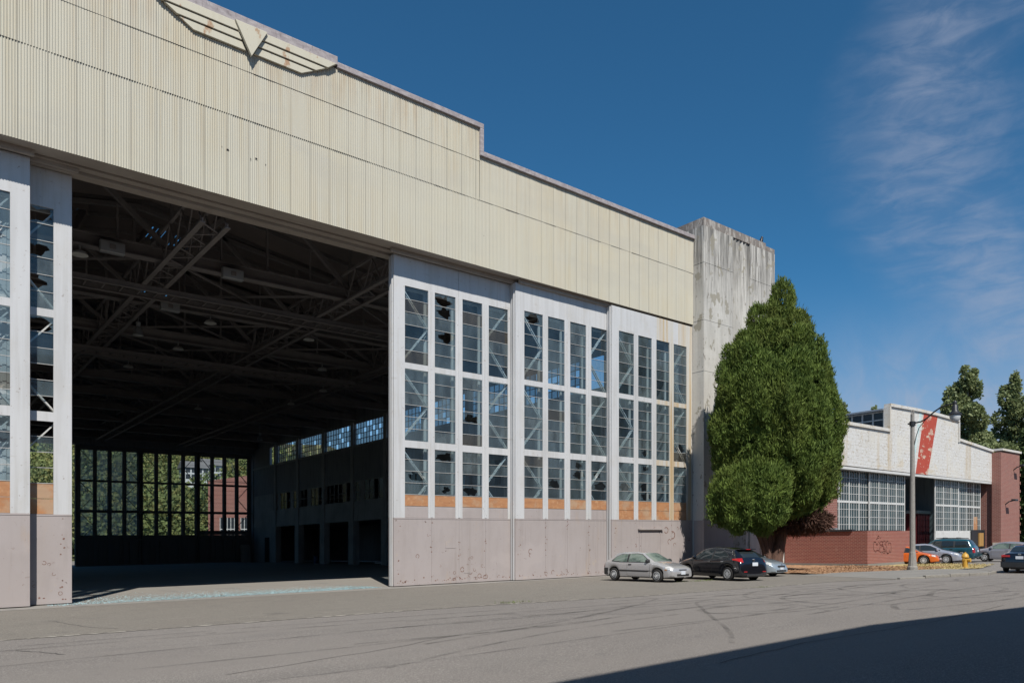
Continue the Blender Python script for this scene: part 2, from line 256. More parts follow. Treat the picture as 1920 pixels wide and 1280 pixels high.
# ---------------------------------------------------------------- mesh helpers
def world_loc(o):
    v = Vector((0, 0, 0))
    while o is not None: v += o.location; o = o.parent
    return v
class MB:
    def __init__(s): s.v = []; s.f = []; s.m = []
    def vert(s, *p): s.v.append(tuple(p)); return len(s.v) - 1
    def poly(s, pts, m=0):
        b = len(s.v); s.v += [tuple(p) for p in pts]; s.f.append(tuple(range(b, b + len(pts)))); s.m.append(m)
    def box(s, x0, x1, y0, y1, z0, z1, m=0):
        b = len(s.v)
        s.v += [(x0, y0, z0), (x1, y0, z0), (x1, y1, z0), (x0, y1, z0), (x0, y0, z1), (x1, y0, z1), (x1, y1, z1), (x0, y1, z1)]
        for q in ((0, 3, 2, 1), (4, 5, 6, 7), (0, 1, 5, 4), (1, 2, 6, 5), (2, 3, 7, 6), (3, 0, 4, 7)):
            s.f.append(tuple(b + i for i in q)); s.m.append(m)
    def beam(s, p0, p1, w, h, m=0, up=(0, 0, 1)):
        p0, p1 = Vector(p0), Vector(p1); d = (p1 - p0).normalized(); up = Vector(up)
        if abs(d.dot(up)) > .98: up = Vector((0, 1, 0))
        a = d.cross(up).normalized() * w / 2; c = a.cross(d).normalized() * h / 2
        b = len(s.v)
        for p in (p0, p1):
            for q in (-a - c, a - c, a + c, -a + c): s.v.append(tuple(p + q))
        for q in ((0, 1, 2, 3), (7, 6, 5, 4), (0, 4, 5, 1), (1, 5, 6, 2), (2, 6, 7, 3), (3, 7, 4, 0)):
            s.f.append(tuple(b + i for i in q)); s.m.append(m)
    def tube(s, pts, rad, n=8, m=0, cap=True):
        pts = [Vector(p) for p in pts]; k = len(pts)
        if not isinstance(rad, (list, tuple)): rad = [rad] * k
        rings = []; prev = None
        for i, p in enumerate(pts):
            d = (pts[min(i + 1, k - 1)] - pts[max(i - 1, 0)]).normalized()
            if prev is None: a = d.orthogonal().normalized()
            else: a = (prev - d * prev.dot(d)).normalized()
            prev = a; c = d.cross(a)
            rings.append(len(s.v))
            for j in range(n):
                t = 2 * math.pi * j / n; s.v.append(tuple(p + (a * math.cos(t) + c * math.sin(t)) * rad[i]))
        for i in range(k - 1):
            for j in range(n):
                s.f.append((rings[i] + j, rings[i] + (j + 1) % n, rings[i + 1] + (j + 1) % n, rings[i + 1] + j)); s.m.append(m)
        if cap:
            s.f.append(tuple(rings[0] + j for j in reversed(range(n)))); s.m.append(m)
            s.f.append(tuple(rings[-1] + j for j in range(n))); s.m.append(m)
    def lathe(s, prof, c, n=16, m=0, axis='z'):
        k = len(prof); b = len(s.v)
        for (r, z) in prof:
            for j in range(n):
                t = 2 * math.pi * j / n; x, y = r * math.cos(t), r * math.sin(t)
                if axis == 'z': s.v.append((c[0] + x, c[1] + y, c[2] + z))
                elif axis == 'y': s.v.append((c[0] + x, c[1] + z, c[2] + y))
                else: s.v.append((c[0] + z, c[1] + x, c[2] + y))
        for i in range(k - 1):
            for j in range(n):
                s.f.append((b + i * n + j, b + i * n + (j + 1) % n, b + (i + 1) * n + (j + 1) % n, b + (i + 1) * n + j)); s.m.append(m)
        s.f.append(tuple(b + j for j in reversed(range(n)))); s.m.append(m)
        s.f.append(tuple(b + (k - 1) * n + j for j in range(n))); s.m.append(m)
    def prism(s, pts, y0, y1, m=0):            # outline in x,z pushed along y
        b = len(s.v); n = len(pts)
        s.v += [(x, y0, z) for x, z in pts] + [(x, y1, z) for x, z in pts]
        s.f.append(tuple(b + i for i in range(n))); s.m.append(m)
        s.f.append(tuple(b + n + i for i in reversed(range(n)))); s.m.append(m)
        for i in range(n):
            j = (i + 1) % n; s.f.append((b + j, b + i, b + n + i, b + n + j)); s.m.append(m)
    def slab(s, pts, z0, z1, m=0):             # outline in x,y pushed along z
        b = len(s.v); n = len(pts)
        s.v += [(x, y, z0) for x, y in pts] + [(x, y, z1) for x, y in pts]
        s.f.append(tuple(b + i for i in reversed(range(n)))); s.m.append(m)
        s.f.append(tuple(b + n + i for i in range(n))); s.m.append(m)
        for i in range(n):
            j = (i + 1) % n; s.f.append((b + i, b + j, b + n + j, b + n + i)); s.m.append(m)
    def build(s, name, mats, parent=None, local=False, grade=True, smooth=False, bevel=0):
        me = bpy.data.meshes.new(name)
        off = Vector((0, 0, 0)) if local or parent is None else world_loc(parent)
        vv = s.v
        if not local: vv = [(x - off.x, y - off.y, z + (G(x, y) if grade else 0) - off.z) for x, y, z in vv]
        me.from_pydata(vv, [], s.f)
        if not isinstance(mats, (list, tuple)): mats = [mats]
        for q in mats: me.materials.append(q)
        me.polygons.foreach_set('material_index', s.m)
        if smooth: me.polygons.foreach_set('use_smooth', [True] * len(s.f))
        me.update()
        o = bpy.data.objects.new(name, me); COL.objects.link(o)
        if parent is not None: o.parent = parent
        if smooth:
            try: me.set_sharp_from_angle(angle=R(42))
            except Exception: pass
        if bevel:
            bv = o.modifiers.new('bevel', 'BEVEL'); bv.width = bevel; bv.segments = 2; bv.limit_method = 'ANGLE'
        return o
def arr_mesh(name, verts, faces, m, parent=None, local=False, grade=True):
    verts = np.asarray(verts, dtype=np.float32).copy(); faces = np.asarray(faces, dtype=np.int32)
    if not local:
        off = world_loc(parent) if parent is not None else Vector((0, 0, 0))
        if grade: verts[:, 2] += GX * verts[:, 0] + GY * verts[:, 1]
        verts -= np.array(off, dtype=np.float32)
    me = bpy.data.meshes.new(name); n, k = faces.shape
    me.vertices.add(len(verts)); me.vertices.foreach_set('co', verts.ravel())
    me.loops.add(n * k); me.loops.foreach_set('vertex_index', faces.ravel())
    me.polygons.add(n); me.polygons.foreach_set('loop_start', np.arange(0, n * k, k)); me.polygons.foreach_set('loop_total', np.full(n, k))
    me.materials.append(m); me.update(calc_edges=True)
    o = bpy.data.objects.new(name, me); COL.objects.link(o)
    if parent is not None: o.parent = parent
    return o
def thing(name, label, cat, x=0, y=0, z=0, rz=0, group=None):
    o = bpy.data.objects.new(name, None); COL.objects.link(o); o.empty_display_size = .3
    o.location = (x, y, G(x, y) + z); o.rotation_euler = (0, 0, rz)
    return tag(o, label, cat, group)
def tag(o, label=None, cat=None, group=None, kind=None):
    if label: o['label'] = label
    if cat: o['category'] = cat
    if group: o['group'] = group
    if kind: o['kind'] = kind
    return o
def copy_tree(o, parent=None):
    c = o.copy(); COL.objects.link(c)
    if parent is not None: c.parent = parent
    for ch in list(o.children): copy_tree(ch, c)
    return c

# ---------------------------------------------------------------- ground
def sheet(name, pts, z, m, kind='structure', sub=None):
    b = MB(); b.poly([(x, y, z) for x, y in pts]); return tag(b.build(name, m), kind=kind)
sheet('ground', [(-900, -900), (1200, -900), (1200, 1400), (-900, 1400)], -.05, dirt)
sheet('road', [(-60, -2.8), (200, -2.8), (200, 40), (47, 40), (47, 16.2), (44.5, 14.45), (42.1, 14.02), (36.9, 15.35), (32, 17.15), (30, 17.6), (20.4, 18.2), (15.4, 19.0), (11, 19.6), (7.3, 19.9), (-60, 20.8)], -.008, asph)
sheet('apron', [(-60, 20.2), (1.83, 19.63), (7.3, 19.33), (10.99, 19.2), (15.36, 18.71), (20.4, 17.73), (29.8, 17.07), (32.0, 17.05), (36.2, 15.7), (38.9, 20.6), (39, 29.4), (-60, 29.4)], 0, apron_m)
sheet('hangar_floor', [(-17.3, 29.404), (39.4, 29.404), (39.4, 104), (-17.3, 104)], .006, floor_m)
sheet('rear_apron', [(-60, 104.2), (200, 104.2), (200, 150), (-60, 150)], -.02, apron_m)
# pavement with its kerb along the bend
b = MB()
inner = [(36.4, 16.2), (37.2, 15.65), (42.2, 14.35), (44.3, 14.8), (46.6, 16.3), (46.9, 17.2), (50.2, 17.35), (44.45, 18.6), (39.6, 20.3), (37.6, 21.6)]
b.slab([(39.6, 15.0), (42.2, 14.28), (44.4, 14.72), (46.2, 15.95), (46.4, 17.95), (44.45, 18.62), (39.6, 20.3)], -.1, .10)
b.poly([(36.2, 16.05, .006), (39.6, 15.0, .10), (39.6, 20.3, .10), (37.4, 21.6, .006)]); b.poly([(46.2, 15.95, .10), (48.4, 16.9, -.004), (49.0, 17.2, -.004), (46.4, 17.95, .10)]); b.poly([(36.2, 16.05, .004), (36.2, 16.05, -.1), (39.6, 15.0, -.1), (39.6, 15.0, .098)])
tag(b.build('pavement', conc_pv), kind='structure')
b = MB()
kp = [(36.4, 15.88), (39.5, 14.87), (42.15, 14.12), (44.5, 14.55), (46.3, 15.85)]
for i in range(len(kp) - 1):
    p, q = Vector(kp[i]), Vector(kp[i + 1]); nseg = max(1, int((q - p).length / 1.2))
    for j in range(nseg):
        a = p.lerp(q, j / nseg); c = p.lerp(q, (j + 1) / nseg - .012); dz = rnd.uniform(-.012, .012)
        h = .03 + .098 * (j + .5) / nseg if i == 0 else (.128 if i < 3 else .128 - .07 * (j + .5) / nseg)
        b.beam((a.x, a.y, h / 2 - .02 + dz), (c.x, c.y, h / 2 - .02 + dz), .17, h + .04)
tag(b.build('kerb', kerb_m, bevel=.02), kind='structure')
def rough_patch(name, pts, z, m, amp, step):
    xs = [p[0] for p in pts]; ys = [p[1] for p in pts]
    def inside(x, y):
        c = False; j = len(pts) - 1
        for i in range(len(pts)):
            xi, yi = pts[i]; xj, yj = pts[j]
            if (yi > y) != (yj > y) and x < (xj - xi) * (y - yi) / (yj - yi) + xi: c = not c
            j = i
        return c
    b = MB(); ids = {}
    nx = int((max(xs) - min(xs)) / step) + 1; ny = int((max(ys) - min(ys)) / step) + 1
    def vid(i, j):
        if (i, j) not in ids:
            x = min(xs) + i * step + rnd.uniform(-.4, .4) * step; y = min(ys) + j * step + rnd.uniform(-.4, .4) * step
            ids[(i, j)] = b.vert(x, y, z + rnd.uniform(0, amp))
        return ids[(i, j)]
    for i in range(nx):
        for j in range(ny):
            if inside(min(xs) + (i + .5) * step, min(ys) + (j + .5) * step):
                b.f.append((vid(i, j), vid(i + 1, j), vid(i + 1, j + 1), vid(i, j + 1))); b.m.append(0)
    return b.build(name, m)
tag(rough_patch('wood_chip_bed', [(38.2, 20.9), (40.3, 19.95), (45.2, 18.5), (49.8, 18.6), (50.1, 30), (38.9, 29.4)], .05, chips, .06, .16), kind='structure')
tag(rough_patch('dry_grass_verge', [(44.7, 18.55), (50.2, 17.2), (54.5, 18.1), (58.5, 24.1), (49.8, 24.1), (47.5, 20.5)], .03, drygrass, .035, .2), kind='structure')
# loose grass blades and chips on top of the beds
def scatter(name, n, reg, m, sz, up, z0):
    vs_, fs = [], []
    for _ in range(n):
        x, y = reg()
        a = rnd.uniform(0, 6.28); l = sz * rnd.uniform(.5, 1.3); w = sz * rnd.uniform(.12, .3); t = rnd.uniform(-1, 1) * up[1] + up[0]
        dx, dy = math.cos(a), math.sin(a); k = len(vs_)
        z = z0 + rnd.uniform(0, .05)
        vs_ += [(x - dy * w, y + dx * w, z), (x + dy * w, y - dx * w, z), (x + dx * l * math.cos(t) + dy * w * .5, y + dy * l * math.cos(t) - dx * w * .5, z + l * math.sin(t)), (x + dx * l * math.cos(t) - dy * w * .5, y + dy * l * math.cos(t) + dx * w * .5, z + l * math.sin(t))]
        fs.append((k, k + 1, k + 2, k + 3))
    return tag(arr_mesh(name, vs_, fs, m), kind='stuff')
def reg_chip():
    while True:
        x, y = rnd.uniform(38.3, 50), rnd.uniform(18.6, 25)
        if y > 20.9 - (x - 38.2) * .36 and y > 18.5: return x, y
def reg_grass():
    x = rnd.uniform(45, 57); t = (x - 45) / 12
    return x, rnd.uniform(18.3 - .9 * min(1, t * 2) + (max(0, t - .5)) * 2.4, 20.5 + 3.3 * t)
scatter('loose_chips', 5000, reg_chip, chips, .11, (.2, .3), .085)
scatter('grass_tufts', 6000, reg_grass, drygrass, .09, (.4, .4), .035)
# tyre marks: thin strips of rubber on the asphalt
skid = bpy.data.materials.new('tyre_rubber_marks'); skid.use_nodes = True
n_, l_ = skid.node_tree.nodes, skid.node_tree.links; pb = n_['Principled BSDF']; pb.inputs['Base Color'].default_value = (.035, .033, .032, 1); pb.inputs['Roughness'].default_value = .8
tcn = n_.new('ShaderNodeTexCoord'); nzn = n_.new('ShaderNodeTexNoise'); nzn.inputs['Scale'].default_value = 1.1; nzn.inputs['Detail'].default_value = 8; nzn.inputs['Roughness'].default_value = .7; l_.new(tcn.outputs['Object'], nzn.inputs['Vector'])
mrn = n_.new('ShaderNodeMapRange'); mrn.inputs[1].default_value = .36; mrn.inputs[2].default_value = .75; mrn.inputs[3].default_value = 0.0; mrn.inputs[4].default_value = .40; l_.new(nzn.outputs[0], mrn.inputs[0]); l_.new(mrn.outputs[0], pb.inputs['Alpha'])
b = MB()
def mark(pts, w, z):
    P = [Vector((p[0], p[1], z)) for p in pts]
    for i in range(len(P) - 1):
        d = (P[i + 1] - P[i]).normalized(); nrm = Vector((-d.y, d.x, 0))
        d2 = (P[min(i + 2, len(P) - 1)] - P[i + 1]); d2 = d2.normalized() if d2.length > 1e-6 else d; n2 = Vector((-d2.y, d2.x, 0))
        b.poly([P[i] - nrm * w / 2, P[i] + nrm * w / 2, P[i + 1] + n2 * w / 2, P[i + 1] - n2 * w / 2])
def arc(cx, cy, r, a0, a1, w, z, ey=1.):
    k = max(6, int(abs(a1 - a0) / 5)); mark([(cx + r * math.cos(R(a0 + (a1 - a0) * i / k)), cy + ey * r * math.sin(R(a0 + (a1 - a0) * i / k))) for i in range(k + 1)], w, z)
zz = -.0045
for i, (x0, y0, x1, y1, w, bow) in enumerate([(1, 17.6, 17, 15.2, .16, .5), (2, 18.2, 15, 17.0, .13, .3), (1, 15.2, 22, 14.2, .15, .6), (3, 13.2, 26, 14.9, .14, -.8), (10, 16.4, 34, 13.0, .16, .9), (12, 11.2, 30, 12.4, .13, -.6), (8, 12.4, 20, 16.6, .14, -.5), (17, 17.1, 40, 12.1, .16, .7), (18, 10.1, 44, 11.0, .15, .4), (6, 10.4, 16, 12.6, .12, .5), (22, 15.8, 40, 13.2, .15, .3)]):
    k = 14; dx, dy = x1 - x0, y1 - y0; ln = math.hypot(dx, dy)
    mark([(x0 + dx * t / k - dy / ln * bow * math.sin(math.pi * t / k), y0 + dy * t / k + dx / ln * bow * math.sin(math.pi * t / k)) for t in range(k + 1)], w, zz + .0004 * (i % 6))
for i, a in enumerate([(24, 11.6, 2.6, -40, 230, .19, .9), (30, 12.3, 3.3, 60, 330, .18, .8), (20.5, 11.4, 4.8, -35, 70, .2, 1), (33, 11.0, 3.8, -10, 250, .17, .75), (27, 13.6, 5.2, 20, 160, .17, .5), (38, 11.2, 3.2, 90, 300, .16, .8), (16, 14, 5, -50, 40, .15, 1), (28, 10.4, 2.2, 0, 300, .15, .8)]):
    arc(*a[:6], zz + .0026 + .0003 * i, a[6])
def smooth_mark(P, w, z):
    q = []
    for i in range(len(P) - 1):
        p0, p1, p2, p3 = P[max(i - 1, 0)], P[i], P[i + 1], P[min(i + 2, len(P) - 1)]
        for t in [k / 8 for k in range(8)]:
            q.append(tuple(.5 * (2 * p1[j] + (p2[j] - p0[j]) * t + (2 * p0[j] - 5 * p1[j] + 4 * p2[j] - p3[j]) * t * t + (3 * p1[j] - p0[j] - 3 * p2[j] + p3[j]) * t ** 3) for j in (0, 1)))
    mark(q + [P[-1]], w, z)
for i, (P, w) in enumerate([([(21.0, 14.9), (19.5, 14.63), (17.7, 13.1), (15.7, 11.3), (14.2, 9.9), (13.1, 9.0), (12.1, 8.3)], .11),
    ([(34, 14.6), (28, 14.2), (23.6, 13.9), (22.2, 14.1), (22.0, 13.6), (24, 12.9), (28, 11.9), (30, 11.4), (28.4, 11.2), (26.3, 10.5)], .2),
    ([(30, 9.3), (25.9, 9.6), (22.8, 9.9), (21.3, 9.4), (20.8, 8.9), (22.4, 8.6), (25.9, 8.2), (30, 8.4)], .18), ([(16.5, 12.2), (18.2, 11.4), (20.1, 11.7), (19.6, 12.8), (17.6, 13.0), (16.8, 12.0), (18, 10.9), (21, 10.6)], .2),
    ([(9, 15.4), (13, 14.9), (18, 15.3), (24, 14.4), (31, 14.9)], .16), ([(4.0, 10.66), (6.8, 10.55), (12, 10.8), (17.5, 11.0)], .1), ([(7, 13.4), (12, 12.9), (17, 13.6), (23, 12.2), (33, 12.6)], .18)]):
    smooth_mark(P, w, -.0012 + .0003 * i)
tag(b.build('tyre_marks', skid), kind='structure')
# repaired cracks and the worn edge where the road meets the apron
b = MB()
for (pts, w) in [([(12.8, 16.2), (13.4, 15.3), (14.6, 14.4), (15.1, 13.6), (16.2, 13.1)], .05), ([(1.9, 17.4), (2.3, 16.6), (2.5, 16.0)], .06), ([(3.9, 11.6), (6.6, 12.2), (9.9, 13.3), (14, 14.0), (19, 15.9)], .035), ([(10, 7.1), (13, 7.4), (18, 7.2), (25, 7.6)], .04), ([(3.4, 24.2), (3.7, 22.1), (3.9, 21.0), (4.4, 20.2)], .05)]:
    q = []
    for i in range(len(pts) - 1):
        for t in range(6): q.append((pts[i][0] + (pts[i + 1][0] - pts[i][0]) * t / 6 + rnd.uniform(-.05, .05), pts[i][1] + (pts[i + 1][1] - pts[i][1]) * t / 6 + rnd.uniform(-.05, .05)))
    mark(q, w * .55, .0035 if pts[0][1] > 20 else -.002)
tag(b.build('pavement_cracks', mat('crack_tar', (.065, .06, .056), .9, [(3, .45, .6, (.12, .112, .105), .9)])), kind='structure')
b = MB(); edge = [(1.83, 19.63), (7.3, 19.33), (10.99, 19.2), (15.36, 18.71), (20.4, 17.73), (29.8, 17.07)]
for i in range(len(edge) - 1):
    p, q = Vector(edge[i]), Vector(edge[i + 1]); k = int((q - p).length / .22)
    for j in range(k):
        if rnd.random() < .66:
            c = p.lerp(q, (j + rnd.random()) / k); r = rnd.uniform(.03, .10); b.poly([(c.x + r * 2.2 * math.cos(t) * rnd.uniform(.6, 1), c.y + r * math.sin(t) * rnd.uniform(.6, 1) + rnd.uniform(-.01, .01), .0036 + .0002 * (j % 5)) for t in (0, .9, 1.8, 2.7, 3.6, 4.5, 5.4)])
tag(b.build('apron_edge_gravel', mat('pale_gravel', (.42, .39, .34), .9, [(12, .5, .6, (.28, .26, .22), .8)])), kind='stuff')
# shattered safety glass on the threshold
vs_, fs = [], []
for _ in range(17000):
    t = rnd.random() ** .8; x = 4.2 + 13.2 * t; d_ = abs(rnd.gauss(0, 1)); y = 29.95 + .035 * x + (d_ * (2.6 - 1.4 * t) if rnd.random() < .75 else rnd.uniform(.1, 1.2))
    s = rnd.uniform(.006, .024); a = rnd.uniform(0, 6.28); k = len(vs_); h = rnd.uniform(.002, .014)
    for j in range(4): vs_.append((x + s * math.cos(a + j * 1.57), y + s * math.sin(a + j * 1.57), .009 + h * (1 + .8 * math.sin(a * 3 + j))))
    fs.append((k, k + 1, k + 2, k + 3))
tag(arr_mesh('glass_shards', vs_, fs, shard), kind='stuff')

# ---------------------------------------------------------------- the great hangar
YH = 29.70                                  # face of the cladding
CX = 10.95; XL, XR = -17.4, 39.20
hangar = thing('hangar', 'huge cream corrugated aircraft hangar with white glazed sliding doors standing open', 'hangar', CX, 66)
def corrugated(b, x0, x1, z0, z1, y, pitch=.086, amp=.011, seg=6, m=0):
    n = int((x1 - x0) / pitch * seg); base = len(b.v)
    for i in range(n + 1):
        x = x0 + (x1 - x0) * i / n; yy = y - amp * math.cos(2 * math.pi * i / seg)
        k = math.floor(x / .857); rs = random.Random(k * 7 + int(z0 * 3)); t0, t1, t2 = rs.uniform(-.004, .004), rs.uniform(-.006, .006), rs.uniform(-.005, .005); fr_ = x / .857 - k - .5
        b.v.append((x, yy + t1 + t0 * fr_ * 2, z0)); b.v.append((x, yy + t2 + t0 * fr_ * 2, z1))
    for i in range(n):
        q = base + 2 * i; b.f.append((q, q + 2, q + 3, q + 1)); b.m.append(m)
STEP = [-.42, 22.34]; E0, E1 = CX - 3.7, CX + 3.7
Z0, Z1, Z2, ZLO, ZHI = 15.56, 18.78, 20.68, 20.92, 22.26
b = MB()
corrugated(b, XL, XR, Z0, Z1 + .12, YH + .030)
corrugated(b, STEP[0], STEP[1], Z1, Z2 + .12, YH + .012)
corrugated(b, XL, STEP[0], Z1, ZLO, YH + .012)
corrugated(b, STEP[1], XR, Z1, ZLO, YH + .012)
corrugated(b, STEP[0], STEP[1], Z2, ZHI, YH - .006)
clad = b.build('cladding', cream, hangar, smooth=False)
for (x, z, w, h) in [(10.12, 17.36, .10, .09), (11.24, 17.36, .10, .08), (11.02, 17.28, .03, .10), (11.62, 17.25, .04, .04), (9.9, 17.42, .03, .04), (22.6, 17.1, .03, .05)]:
    b = MB(); b.poly([(x + w * .5 * math.cos(t) * rnd.uniform(.7, 1.2), YH + .0135, z + h * .5 * math.sin(t) * rnd.uniform(.7, 1.2)) for t in (0, .9, 1.8, 2.7, 3.6, 4.5, 5.4)]); b.build('puncture_hole', black, clad)
# backing wall behind the sheets (what shows from inside), parapet returns
b = MB()
b.prism([(XL, 16.1), (XR, 16.1), (XR, ZLO - .02), (STEP[1], ZLO - .02), (STEP[1], ZHI - .02), (STEP[0], ZHI - .02), (STEP[0], ZLO - .02), (XL, ZLO - .02)], YH + .06, YH + .32)
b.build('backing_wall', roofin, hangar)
b = MB()
def cop(x0, x1, z, h=.24):
    b.box(x0, x1, YH - .12, YH + .42, z, z + h)
cop(XL, STEP[0] - .17, ZLO); cop(STEP[1] + .17, XR, ZLO); cop(STEP[0] - .17, E0 - .05, ZHI); cop(E1 + .05, STEP[1] + .17, ZHI); cop(E0 - .05, E1 + .05, ZHI + .10, .36)
b.box(STEP[1] - .05, STEP[1] + .17, YH - .12, YH + .42, ZLO, ZHI); b.box(STEP[0] - .17, STEP[0] + .05, YH - .12, YH + .42, ZLO, ZHI)
b.build('parapet_coping', coping_m, hangar, bevel=.02)
# winged emblem: three tapering boards each side of a pointed shield
emb = MB()
tiers = [(3.66, 3.27, 22.34, 22.03), (3.19, 2.75, 21.99, 21.74), (2.67, 2.14, 21.70, 21.41)]
for k, (wt, wb_, zt, zb) in enumerate(tiers):
    y0 = YH - .20 + .045 * k
    for s in (-1, 1):
        i_t = .62 * (zt - 21.18) / 1.23 + .04; i_b = .62 * (zb - 21.18) / 1.23 + .04
        pts = [(CX + s * i_b, zb), (CX + s * wb_, zb), (CX + s * wt, zt), (CX + s * i_t, zt)]
        if s < 0: pts.reverse()
        emb.prism(pts, y0, YH - .02)
emb_o = emb.build('winged_emblem', emblem_m, hangar, bevel=.012)
sh = MB(); sh.prism([(CX, 21.17), (CX + .64, 22.36), (CX - .64, 22.36)], YH - .29, YH - .17); sh.build('shield', emblem_m, emb_o, bevel=.012)
# door head: soffit, track hoods
b = MB()
b.box(XL, XR, YH + .05, YH + .36, 15.60, 16.1)
b.box(XL, XR, YH + .362, YH + .86, 15.605, 16.1)
b.box(XL, XR, YH + .862, YH + .90, 15.66, 16.1); b.box(XL, XR, YH + .902, YH + 1.22, 15.54, 16.1); b.box(XL, XR, YH + 1.222, YH + 1.26, 15.64, 16.1); b.box(XL, XR, YH + 1.262, YH + 1.72, 15.44, 16.1)
for (xa, xb, ya) in [(18.0, 25.4, .62), (25.4, 32.3, .30), (-11, 3.8, .62), (-4, 5.2, 1.0)]:
    b.box(xa - .25, xb, YH + ya, YH + ya + .14, 15.40, 15.62)
b.build('door_head_soffit', soffit_m, hangar)

# sliding doors -------------------------------------------------------------
COLS = [(.60, 1.90), (2.27, 3.49), (3.91, 5.14), (5.55, 6.81)]
ROWS = [(3.22, 6.51), (6.84, 10.21), (10.48, 14.07)]
DW, DTOP, DTH = 7.38, 15.42, .46
def jag(cx, cz, rx, rz, n, rr):
    return [(cx + rx * math.cos(2 * math.pi * i / n) * rr.uniform(.45, 1.15), cz + rz * math.sin(2 * math.pi * i / n) * rr.uniform(.45, 1.15)) for i in range(n)]
def pane_with_hole(b, xa, xb, za, zb, y, rr, big, m=0):
    n = 16; w, h = xb - xa, zb - za
    cx, cz = xa + w * rr.uniform(.38, .62), za + h * rr.uniform(.4, .6)
    hole = jag(cx, cz, w * (.44 if big else .24), h * (.52 if big else .36), n, rr)
    hole = [(min(max(x, xa + .01), xb - .01), min(max(z, za + .01), zb - .01)) for x, z in hole]
    rim = []
    for i in range(n):
        t = 2 * math.pi * i / n; c_, s_ = math.cos(t), math.sin(t)
        k = min(w / 2 / max(1e-6, abs(c_)), h / 2 / max(1e-6, abs(s_))); rim.append((xa + w / 2 + c_ * k, za + h / 2 + s_ * k))
    for i in range(n):
        j = (i + 1) % n; b.poly([(rim[i][0], y, rim[i][1]), (rim[j][0], y, rim[j][1]), (hole[j][0], y, hole[j][1]), (hole[i][0], y, hole[i][1])], m)
    for (px, pz) in ((xa, za), (xb, za), (xa, zb), (xb, zb)):   # corners outside the fan
        q = sorted(rim, key=lambda p: (p[0] - px) ** 2 + (p[1] - pz) ** 2)[:2]
        b.poly([(px, y, pz), (q[0][0], y, q[0][1]), (q[1][0], y, q[1][1])], m)
def sliding_door(x0, y, seed, bays, broken, flip=1, stained=False, gl=None, lower='paint', ply_rows=1, xcols=(0, 1, 2, 3), frame_m=None, label=None):
    """outer face at y, body behind it (flip=1) or in front of it (flip=-1)"""
    rr = random.Random(seed); F = flip
    def yy(a, b_): return (y + F * a, y + F * b_) if F > 0 else (y + F * b_, y + F * a)
    b = MB(); x1 = x0 + DW
    def bx(xa, xb, a, c_, za, zb, m=0): b.box(xa, xb, *yy(a, c_), za, zb, m)
    for q0, q1 in ((0, 2.08), (2.09, 3.70), (3.71, 5.345), (5.355, DW)): bx(x0 + q0, x0 + q1, 0, .07, .04, 3.22, 1)      # lower skin in four sheets
    bx(x0 + .03, x1 - .03, .07, .09, .06, 3.2, 1); bx(x0, x1, -.02, .0, .04, .16, 1)
    if stained: bx(x0, x0 + 3.95, 0, .07, 14.07, DTOP, 0); bx(x0 + 3.95, x0 + 5.5, .0, .07, 14.07, DTOP, 4); bx(x0 + 5.5, x0 + 6.0, 0, .07, 14.07, DTOP, 0); bx(x0 + 6.0, x1, 0, .07, 14.07, DTOP, 4)
    else: bx(x0, x0 + 3.66, 0, .07, 14.07, DTOP, 0); bx(x0 + 3.675, x1, 0, .07, 14.07, DTOP, 0)
    xs = [x0] + [x0 + q for c_ in COLS for q in c_] + [x1]
    for i in range(0, len(xs), 2): bx(xs[i], xs[i + 1], .0, .07, 3.22, 14.07, 4 if (stained and i >= 6) else 0)
    for i in (2, 4, 6):                                                 # cover strips on the mullions
        c0 = (xs[i] + xs[i + 1]) / 2; bx(c0 - .06, c0 + .06, -.03, 0, 3.24, 14.07, 4 if (stained and i >= 6) else 0)
    for (ca, cb) in COLS:
        for (za, zb) in ((6.51, 6.84), (10.21, 10.48)): bx(x0 + ca, x0 + cb, .012, .07, za, zb, 4 if (stained and ca > 3) else 0)
    bx(x0, x0 + .06, .07, DTH, .04, 3.22, 1); bx(x0, x0 + .06, .07, DTH, 3.22, DTOP, 0)
    bx(x1 - .06, x1, .07, DTH, .04, 3.22, 1); bx(x1 - .06, x1, .07, DTH, 3.22, DTOP, 0)
    bx(x0 - .05, x0, .10, .16, .04, DTOP - .05, 0); bx(x0 - .03, x0, .26, .36, .04, DTOP - .05, 0)
    bx(x0 - .002, x1, -.012, 0, 3.16, 3.218, 1)
    # inner frame
    for i in (2, 4, 6): bx((xs[i] + xs[i + 1]) / 2 - .19, (xs[i] + xs[i + 1]) / 2 + .19, DTH - .08, DTH, .1, 15.2, 2)
    for z in (.12, 3.2, 6.68, 10.35, 14.1, 15.1): bx(x0 + .06, x1 - .06, DTH - .10, DTH - .02, z - .09, z + .09, 2)
    for ci in (0, 3):
        ca, cb = COLS[ci]
        for (za, zb) in ROWS:
            zm = (za + zb) / 2; xa, xb = (x0 + ca - .1, x0 + cb + .1) if ci == 0 else (x0 + cb + .1, x0 + ca - .1)
            for p, q in (((xa, zb), (xb, zm)), ((xb, zm), (xa, za))):
                for dy in (DTH - .16, .17):
                    b.beam((p[0], y + F * dy, p[1]), (q[0], y + F * dy, q[1]), .05, .055, 2, up=(0, 1, 0))
    for k in range(7):                                                  # back of the lower skin: stiffeners
        xa = x0 + .3 + k * (DW - .6) / 6; bx(xa - .04, xa + .04, .07, .2, .1, 3.1, 1)
    dr = b.build('hangar_door', [frame_m or white, grey if not frame_m else frame_m, inner_m if not frame_m else frame_m, ply, stain], hangar)
    if label: dr['label'] = label
    gm = gl or glass
